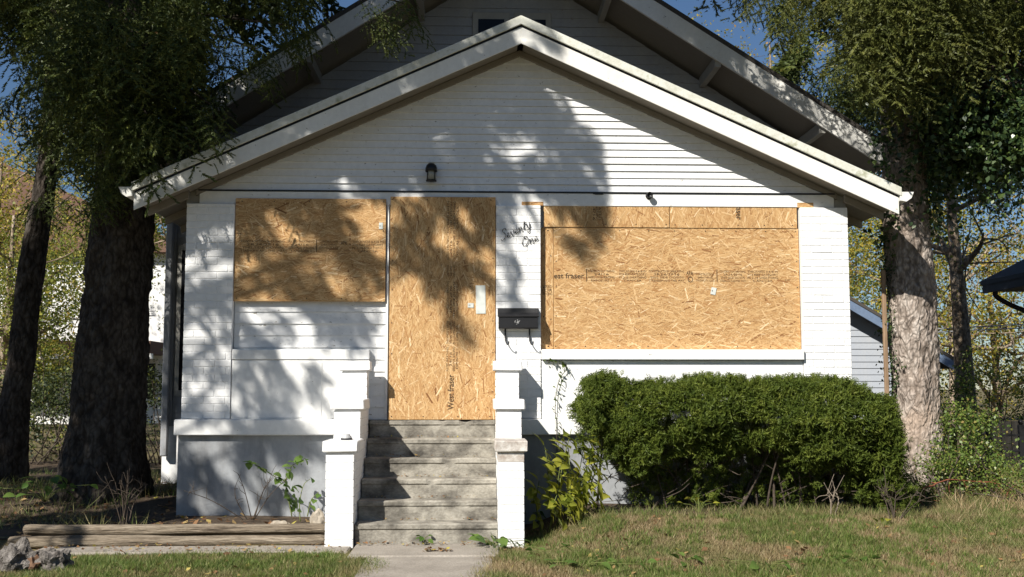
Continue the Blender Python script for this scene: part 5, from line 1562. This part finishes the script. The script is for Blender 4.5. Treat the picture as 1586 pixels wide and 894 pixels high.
fe = empty('metal_fence', (7.0, 2.4, 0.2), 'low black metal fence with posts at the right edge', 'fence')
for xx in (6.28, 6.68, 7.2, 7.7): box('post', xx - 0.03, xx + 0.03, 2.37, 2.43, 0.1, 0.9, M['black'], fe); 
for xx in (6.28, 6.68, 7.2, 7.7): lathe('finial', [(0.0, 0.07), (0.03, 0.045), (0.034, 0.03), (0.02, 0.0), (0.0, 0.0)], (xx, 2.4, 0.901), M['black'], fe, 8)
for zz in (0.33, 0.57, 0.76): box('rail', 6.1, 8.2, 2.385, 2.415, zz, zz + 0.025, M['black'], fe)
wf = empty('board_fence', (7.6, 3.2, 0.2), 'tan wooden board fence behind the black metal fence', 'fence')
for i in range(16):
    xx = 6.55 + i * 0.135
    box('fence_board', xx, xx + 0.125, 3.18 + rnd.uniform(-.004, .004), 3.2, 0.08, 0.93 + rnd.uniform(-.015, .015), M['fence_wood'], wf, 0.004)
box('fence_rail', 6.5, 8.8, 3.205, 3.245, 0.7, 0.78, M['fence_wood'], wf)

def wire(pts, label, r=0.012):
    P = smooth_path(pts, 10)
    tag(tubes('overhead_cable', [(P, np.full(len(P), r))], M['wire'], None, 5), label, 'cable', 'overhead service cables')
wire([W(1380, 514, Y=12), W(1480, 508, Y=12), W(1640, 500, Y=12)], 'upper of two pale cables crossing behind the sunlit trunk')
wire([W(1380, 520, Y=12.2), W(1480, 513, Y=12.2), W(1640, 506, Y=12.2)], 'lower of two pale cables crossing behind the sunlit trunk')
wire([W(-60, 505, Y=14), W(60, 498, Y=14), W(240, 489, Y=14)], 'bright cable crossing behind the left trunks', 0.016)
wire([W(-60, 488, Y=14.3), W(60, 486, Y=14.3), W(240, 482, Y=14.3)], 'thin dull cable just above the bright one at left', 0.009)

# ------------------------------------------------------------------ grass and litter
def grass(name, label, n, region, mat, seed, hgt=(0.018, 0.05), wid=0.007):
    g = np.random.default_rng(seed)
    x = g.uniform(region[0], region[1], n); y = g.uniform(region[2], region[3], n)
    k = region[4](x, y, g); x, y = x[k], y[k]; n = len(x)
    z = ground_z(x, y)
    h = g.uniform(*hgt, n) * (0.7 + 0.6 * (0.5 + 0.5 * np.sin(x * 3.1 + 1.7 * y) * np.cos(y * 4.3 - x)))
    az = g.uniform(0, 6.283, n); lean = g.uniform(0.1, 1.3, n) * h
    w = wid * g.uniform(0.6, 1.4, n)
    a2 = g.uniform(0, 6.283, n)
    dx, dy = np.cos(az), np.sin(az); sx, sy = np.cos(a2) * w / 2, np.sin(a2) * w / 2
    B0 = np.stack([x - sx, y - sy, z - 0.006], -1); B1 = np.stack([x + sx, y + sy, z - 0.006], -1)
    Tp = np.stack([x + dx * lean, y + dy * lean, z + h], -1)
    V = np.stack([B0, B1, Tp], 1).reshape(-1, 3)
    Fc = np.arange(n * 3).reshape(-1, 3)
    o = obj(name, np_mesh(name, V, Fc), mat)
    return tag(o, label, 'grass', kind='stuff')
def right_ok(x, y, g): 
    edge = 0.21 - 0.13 * sstep(-1.75, -2.1, y) + 0.05 * np.sin(y * 5) + g.normal(size=len(x)) * 0.05
    return (x > edge) & ~((y > -0.95 + 0.08 * g.normal(size=len(x))) & (x < 4.25) & (y < 0.6)) & ~((x < 0.5) & (y > -1.4))
grass('lawn_grass', 'short dry and green lawn grass right of the walk', 190000, (-0.05, 5.6, -3.4, 0.3, right_ok), M['grass'], 81)
grass('rough_grass', 'taller tan and green rough grass at the far right', 60000, (3.9, 8.5, -2.2, 2.6, lambda x, y, g: (x > 4.3) | (y < -1.0)), M['grass'], 82, (0.03, 0.10))
grass('lawn_grass', 'green lawn grass left of the walk', 75000, (-4.6, -0.6, -3.4, -1.5, lambda x, y, g: (y < -1.66 + 0.09 * g.normal(size=len(x)) - 0.1 * (x < -2.6)) & (x < -0.98 + 0.26 * sstep(-1.75, -2.1, y) + 0.05 * g.normal(size=len(x)) - 0.05 * np.sin(y * 6))), M['grass_green'], 83)
grass('bed_weeds', 'thin weedy grass on the shaded soil bed', 9000, (-7.5, -2.9, -1.0, 4.0, lambda x, y, g: np.sin(x * 2.7) * np.cos(y * 2.1) > -0.1), M['grass_green'], 84, (0.04, 0.16), 0.009)
grass('hedge_weeds', 'ragged ground cover along the foot of the hedge', 7000, (0.5, 4.4, -1.12, -0.55, lambda x, y, g: g.random(len(x)) < 0.9 - (y + 1.12) * 1.2), M['grass_green'], 85, (0.03, 0.10), 0.008)

def tufts(name, label, n, x0, x1, y0, y1, ok, mat, seed, per=34, hgt=(0.05, 0.11)):
    g = np.random.default_rng(seed); xs_, ys_ = [], []
    while len(xs_) < n:
        x, y = g.uniform(x0, x1), g.uniform(y0, y1)
        if ok(x, y) and noise.noise(Vector((x * 1.3, y * 1.6, seed))) > -0.1: xs_.append(x); ys_.append(y)
    x = np.repeat(xs_, per) + g.normal(size=n * per) * 0.022; y = np.repeat(ys_, per) + g.normal(size=n * per) * 0.022
    m = n * per; z = ground_z(x, y)
    h = np.repeat(g.uniform(*hgt, n), per) * g.uniform(0.5, 1.1, m); az = g.uniform(0, 6.283, m); L = h * g.uniform(0.2, 1.1, m); w = 0.004 * g.uniform(0.7, 1.5, m)
    a2 = g.uniform(0, 6.283, m); sx, sy = np.cos(a2) * w, np.sin(a2) * w
    V = np.stack([np.stack([x - sx, y - sy, z - 0.005], -1), np.stack([x + sx, y + sy, z - 0.005], -1), np.stack([x + np.cos(az) * L, y + np.sin(az) * L, z + h], -1)], 1).reshape(-1, 3)
    tag(obj(name, np_mesh(name, V, np.arange(m * 3).reshape(-1, 3)), mat), label, 'grass', kind='stuff')
M['tuft'] = mat_leaf('tuft_grass', [(0.0, (0.07, 0.12, 0.02)), (0.6, (0.14, 0.20, 0.04)), (0.9, (0.24, 0.26, 0.08)), (1.0, (0.38, 0.32, 0.16))], 0.6, 0.3)
M['straw'] = mat_leaf('straw_grass', [(0.0, (0.20, 0.14, 0.07)), (0.6, (0.38, 0.28, 0.15)), (1.0, (0.50, 0.40, 0.25))], 0.7, 0.3)
lawn_ok = lambda x, y: (x > 0.22 and not (x < 4.0 and y > -1.05)) or (x < -1.05 and y < -1.72)
tufts('grass_tuft', 'greener tufts standing up through the dry lawn', 2300, -4.5, 7.5, -3.3, 0.6, lawn_ok, M['tuft'], 91, 34, (0.035, 0.075))
tufts('straw_tuft', 'bleached straw tufts scattered through the lawn', 420, 0.2, 7.5, -3.3, 0.8, lawn_ok, M['straw'], 92, 18, (0.03, 0.06))
tufts('straw_tuft', 'tall dry grass stems below the bramble at right', 200, 4.0, 7.6, -1.0, 1.2, lambda x, y: x > 4.1 + 0.3 * y, M['straw'], 93, 16, (0.10, 0.22))
g = np.random.default_rng(23)
def litter(name, label, n, x0, x1, y0, y1, size, ok, mat, top=None):
    pl = []
    while len(pl) < n:
        x, y = g.uniform(x0, x1), g.uniform(y0, y1)
        if not ok(x, y): continue
        z = (top(x, y) if top else float(ground_z(x, y))) + g.uniform(0.012, 0.035)
        pl.append((np.array([x, y, z]), rotm(g.uniform(0, 6.28), g.normal() * 0.35, g.normal() * 0.35), size * g.uniform(0.6, 1.4)))
    one = [np.array([[[-0.5, 0, 0], [-0.05, 0.34, 0.07], [0.5, 0, 0.02], [-0.05, -0.34, 0.09]]]), np.array([[[-0.5, 0, 0.05], [0.1, 0.45, 0.0], [0.5, 0.05, 0.1], [0.0, -0.25, 0.0]]])]
    tag(assemble_quads(name, one, pl, mat, None, 2), label, 'leaf litter', kind='stuff')
litter('fallen_leaves', 'scattered dry fallen leaves on the lawn', 520, -4.2, 6.5, -3.2, -1.0, 0.05, lambda x, y: not (-1.0 < x < 0.24), M['fallen'])
litter('fallen_leaves', 'brown leaf litter over the soil bed behind the timbers', 900, -7.0, -1.3, -1.0, 3.0, 0.06, lambda x, y: (y < -0.15 or x < -2.9), M['fallen'])
litter('leaf_debris', 'brown debris along the bottom of the concrete steps', 70, -1.0, 0.2, -1.42, -1.31, 0.03, lambda x, y: True, M['fallen'], lambda x, y: 0.022)
for k_ in range(5):
    litter('leaf_debris', 'brown leaf scraps in the corner of step tread number %s from the ground' % ('one', 'two', 'three', 'four', 'five')[k_], 45, -0.98, 0.2, -1.30 + 0.25 * k_ + 0.215, -1.30 + 0.25 * k_ + 0.245, 0.022, lambda x, y: True, M['fallen'], lambda x, y: Z0 + RISE * (k_ + 1) - 0.012)
litter('leaf_debris', 'dry leaf clump and twigs lying on the front walk', 26, -0.4, -0.12, -1.78, -1.66, 0.05, lambda x, y: True, M['fallen'], lambda x, y: 0.022)
litter('leaf_debris', 'scraps of leaf on the concrete edging strip', 120, -3.6, -1.05, -1.6, -1.27, 0.03, lambda x, y: True, M['fallen'], lambda x, y: 0.012)

print('tris', sum(len(o.data.polygons) for o in bpy.data.objects if o.type == 'MESH'), 'objects', len(bpy.data.objects))
